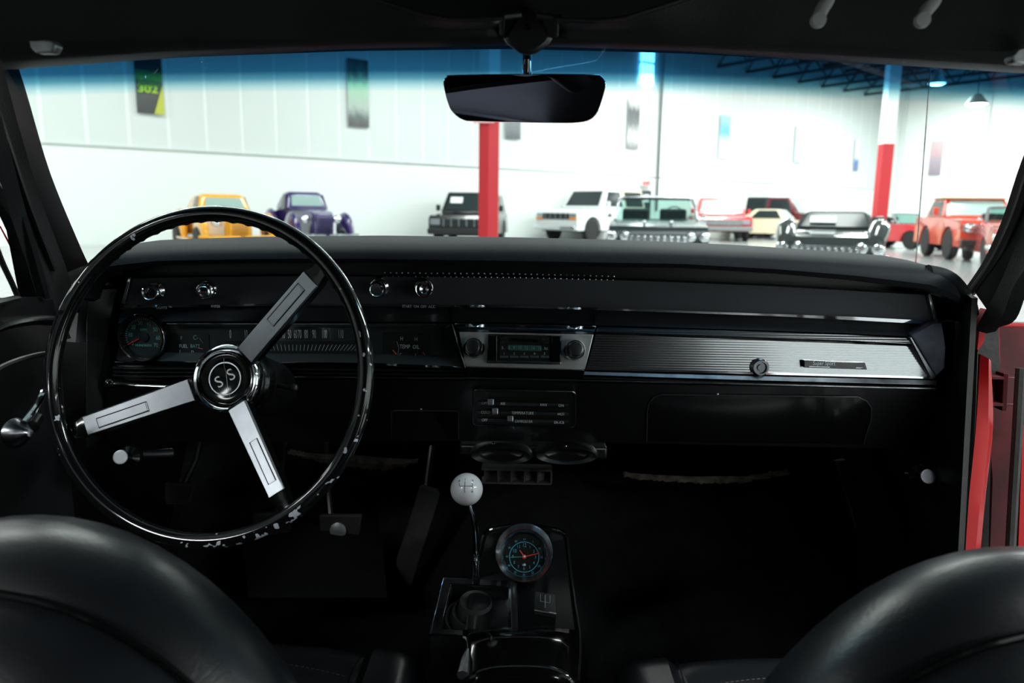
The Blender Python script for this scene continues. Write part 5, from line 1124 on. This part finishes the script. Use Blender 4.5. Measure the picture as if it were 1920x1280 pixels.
# ------------------------------------------------------------------ doors
t = BODY
bm = B(); solid(bm, [V((-.74, -.2, .25)), V((-.74, 1.16, .25)), V((-.74, 1.16, .86)), V((-.74, 1.10, .90)), V((-.74, -.2, .90))], (-.07, 0, 0)); t = obj('door', bm, M['vinyl'], t, bevel=.008); t['label'] = 'closed left door with black trim'
dpn = V((1, 0, 0)); dpp = V((-.735, 0, 0))
def od(a, b, l=0): return RP(a, b, dpp, dpn)+V((l, 0, 0))
bm = B(); tube(bm, smooth_path([U(-60, 640, .86), U(0, 610, .90), U(60, 600, .96), U(110, 602, 1.03)], 6), .014, 10, up=(0, 0, 1), flat=.5); obj('door_top_roll', bm, M['satin'], t)
bm = B(); tube(bm, smooth_path([U(-60, 735, .86), U(0, 690, .92), U(60, 668, .98), U(110, 660, 1.06)], 6), .004, 8); obj('trim_bead', bm, M['plastic'], t)
# vent window frame
fr_ = [(-60, 250, .80), (0, 345, .86), (30, 425, .93), (66, 545, 1.0)]
bm = B(); strip3(bm, fr_, [(-44, 235, .80), (14, 330, .86), (52, 440, .93), (86, 560, 1.0)], (0, .01, 0)); obj('vent_frame', bm, M['satin'], t)
bm = B(); tube(bm, smooth_path([U(-30, 400, .80), U(0, 482, .84), U(22, 530, .90), U(34, 558, .93)], 5), .0035, 8); tube(bm, [U(34, 558, .93), U(0, 566, .86), U(-60, 580, .78)], .004, 8); obj('window_frame', bm, M['plastic'], t)
bm = B(); solid(bm, [U(-60, 300, .86), U(-2, 402, .94), U(12, 432, .97), U(36, 556, 1.0), U(44, 560, 1.01), U(88, 565, 1.04), U(60, 470, 1.0), U(10, 330, .94)], (0, .004, 0)); obj('vent_divider', bm, M['satin'], t)
bm = B(); solid(bm, [U(-60, 560, .86), U(-60, 610, .86), U(100, 600, 1.02), U(90, 556, 1.02), U(36, 558, .95)], (0, .01, 0)); obj('sill_rail', bm, M['satin'], t, bevel=.002)
bm = B(); tube(bm, [U(0, 424, 1.02), U(30, 480, 1.05), U(48, 520, 1.07)], [.001, .0016, .003], 6); obj('red_edge', bm, M['red'], t)
# crank
cs = U(38, 812, .80)
bm = B(); lathe(bm, [(.016, -.010), (.0172, -.007), (.016, -.004), (.010, .006), (.006, .011), (.004, .016), (0, .017)], cs, (.93, -.3, .1), 28); obj('window_crank', bm, M['darkchrome'], t); ck_ = t
bm = B(); tube(bm, smooth_path([U(44, 792, .80), U(62, 770, .82), U(78, 745, .85), U(84, 730, .86)], 5), [.0038]*16, 8); obj('crank_arm', bm, M['chrome'], ck_)
bm = B(); tube(bm, [U(60, 800, .82), U(70, 785, .84)], .008, 8); obj('crank_base', bm, M['satin'], ck_)

# right: door opening edge, red jamb and open red door
t = BODY
bm = B(); strip3(bm, [(1820, 660, 1.06), (1815, 800, 1.05), (1804, 940, 1.04), (1796, 1080, 1.02)], [(1834, 656, 1.06), (1828, 800, 1.05), (1816, 940, 1.04), (1806, 1080, 1.02)]); obj('rubber_strip', bm, M['rubber'], t)
bm = B(); strip3(bm, [(1838, 664, 1.12), (1830, 800, 1.12), (1816, 940, 1.10), (1804, 1080, 1.07)], [(1858, 676, 1.12), (1862, 800, 1.14), (1848, 930, 1.12), (1834, 1080, 1.08)]); obj('jamb_flange', bm, M['red'], t)
bm = B(); solid(bm, [U(1838, 600, 1.14), U(1853, 580, 1.14), U(1845, 640, 1.14), U(1832, 660, 1.14)], (0, .02, 0)); obj('jamb_top', bm, M['red'], t)
bm = B(); solid(bm, [U(a, b, 1.19) for a, b in ((1836, 588), (1862, 592), (1872, 612), (1876, 700), (1860, 780), (1852, 1085), (1828, 1085), (1834, 660))], (0, .01, 0)); obj('hinge_gap_sheet', bm, M['rubber'], t)  # black sheet added so the gap between jamb and door looks dark
t = BODY
ydr = 1.22
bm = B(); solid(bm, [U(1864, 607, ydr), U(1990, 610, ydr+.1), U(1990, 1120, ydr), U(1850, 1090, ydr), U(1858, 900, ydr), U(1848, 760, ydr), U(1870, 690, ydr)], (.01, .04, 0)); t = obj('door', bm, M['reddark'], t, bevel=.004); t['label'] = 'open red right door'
bm = B(); solid(bm, [U(1862, 606, ydr-.01), U(1874, 606, ydr-.01), U(1876, 680, ydr-.01), U(1866, 660, ydr-.01)], (0, .01, 0)); obj('door_edge', bm, M['red'], t, bevel=.001)
bm = B(); tube(bm, [U(1870, 609, ydr-.02), U(1985, 612, ydr)], .004, 8); obj('door_lip', bm, M['red'], t)
for y in (708, 758):
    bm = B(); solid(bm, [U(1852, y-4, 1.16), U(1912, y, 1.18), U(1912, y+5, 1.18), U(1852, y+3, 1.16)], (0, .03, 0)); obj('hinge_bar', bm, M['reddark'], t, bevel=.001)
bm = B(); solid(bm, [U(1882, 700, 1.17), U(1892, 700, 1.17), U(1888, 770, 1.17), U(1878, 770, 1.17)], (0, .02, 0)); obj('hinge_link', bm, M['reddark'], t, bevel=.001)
bm = B(); tube(bm, smooth_path([U(1914, 690, 1.15), U(1908, 800, 1.14), U(1900, 930, 1.13), U(1893, 1060, 1.11)], 5), .0075, 8); obj('door_seal', bm, M['rubber'], t)
bm = B(); solid(bm, [U(1918, 800, 1.17), U(1990, 800, 1.17), U(1990, 1080, 1.12), U(1908, 1060, 1.12)], (0, .01, 0)); obj('outer_skin', bm, M['red'], t)
bm = B(); rows = [[U(1850+i*7, 1030+random.uniform(-4, 4)+j*40, 1.15-j*.02) for i in range(12)] for j in range(3)]; grid(bm, rows); obj('dirty_sill', bm, M['jute'], t)

# rear part of the body so that light enters only where the car has windows
t = BODY
for s in (-1, 1):
    bm = B(); box(bm, (s*.78, -.85, .57), (.05, 1.3, .66)); obj('quarter_panel', bm, M['red'], t)
    bm = B(); solid(bm, [V((s*.66, -.95, 1.26)), V((s*.66, -.62, 1.26)), V((s*.76, -.85, .90)), V((s*.76, -1.25, .90))], (s*.02, 0, 0)); obj('rear_pillar', bm, M['satin'], t)
bm = B(); box(bm, (0, -1.45, .6), (1.6, .05, .66)); obj('tail_panel', bm, M['red'], t)
bm = B(); box(bm, (0, -1.46, .98), (1.3, .03, .14)); obj('rear_deck', bm, M['satin'], t)
for s in (-1, 1):
    bm = B(); box(bm, (s*.70, -1.22, 1.06), (.03, .50, .38)); obj('roof_quarter', bm, M['satin'], t)
bm = B(); box(bm, (0, 0, .17), (1.6, 3.0, .03)); obj('underbody', bm, M['satin'], t)
bm = B(); box(bm, (.76, .1, .24), (.12, 2.2, .14)); obj('sill', bm, M['satin'], t, bevel=.01)
for o in bpy.data.objects:
    if o.type == 'MESH' and o.parent is None and 'category' not in o and o.get('kind') is None: print('UNTAGGED', o.name)
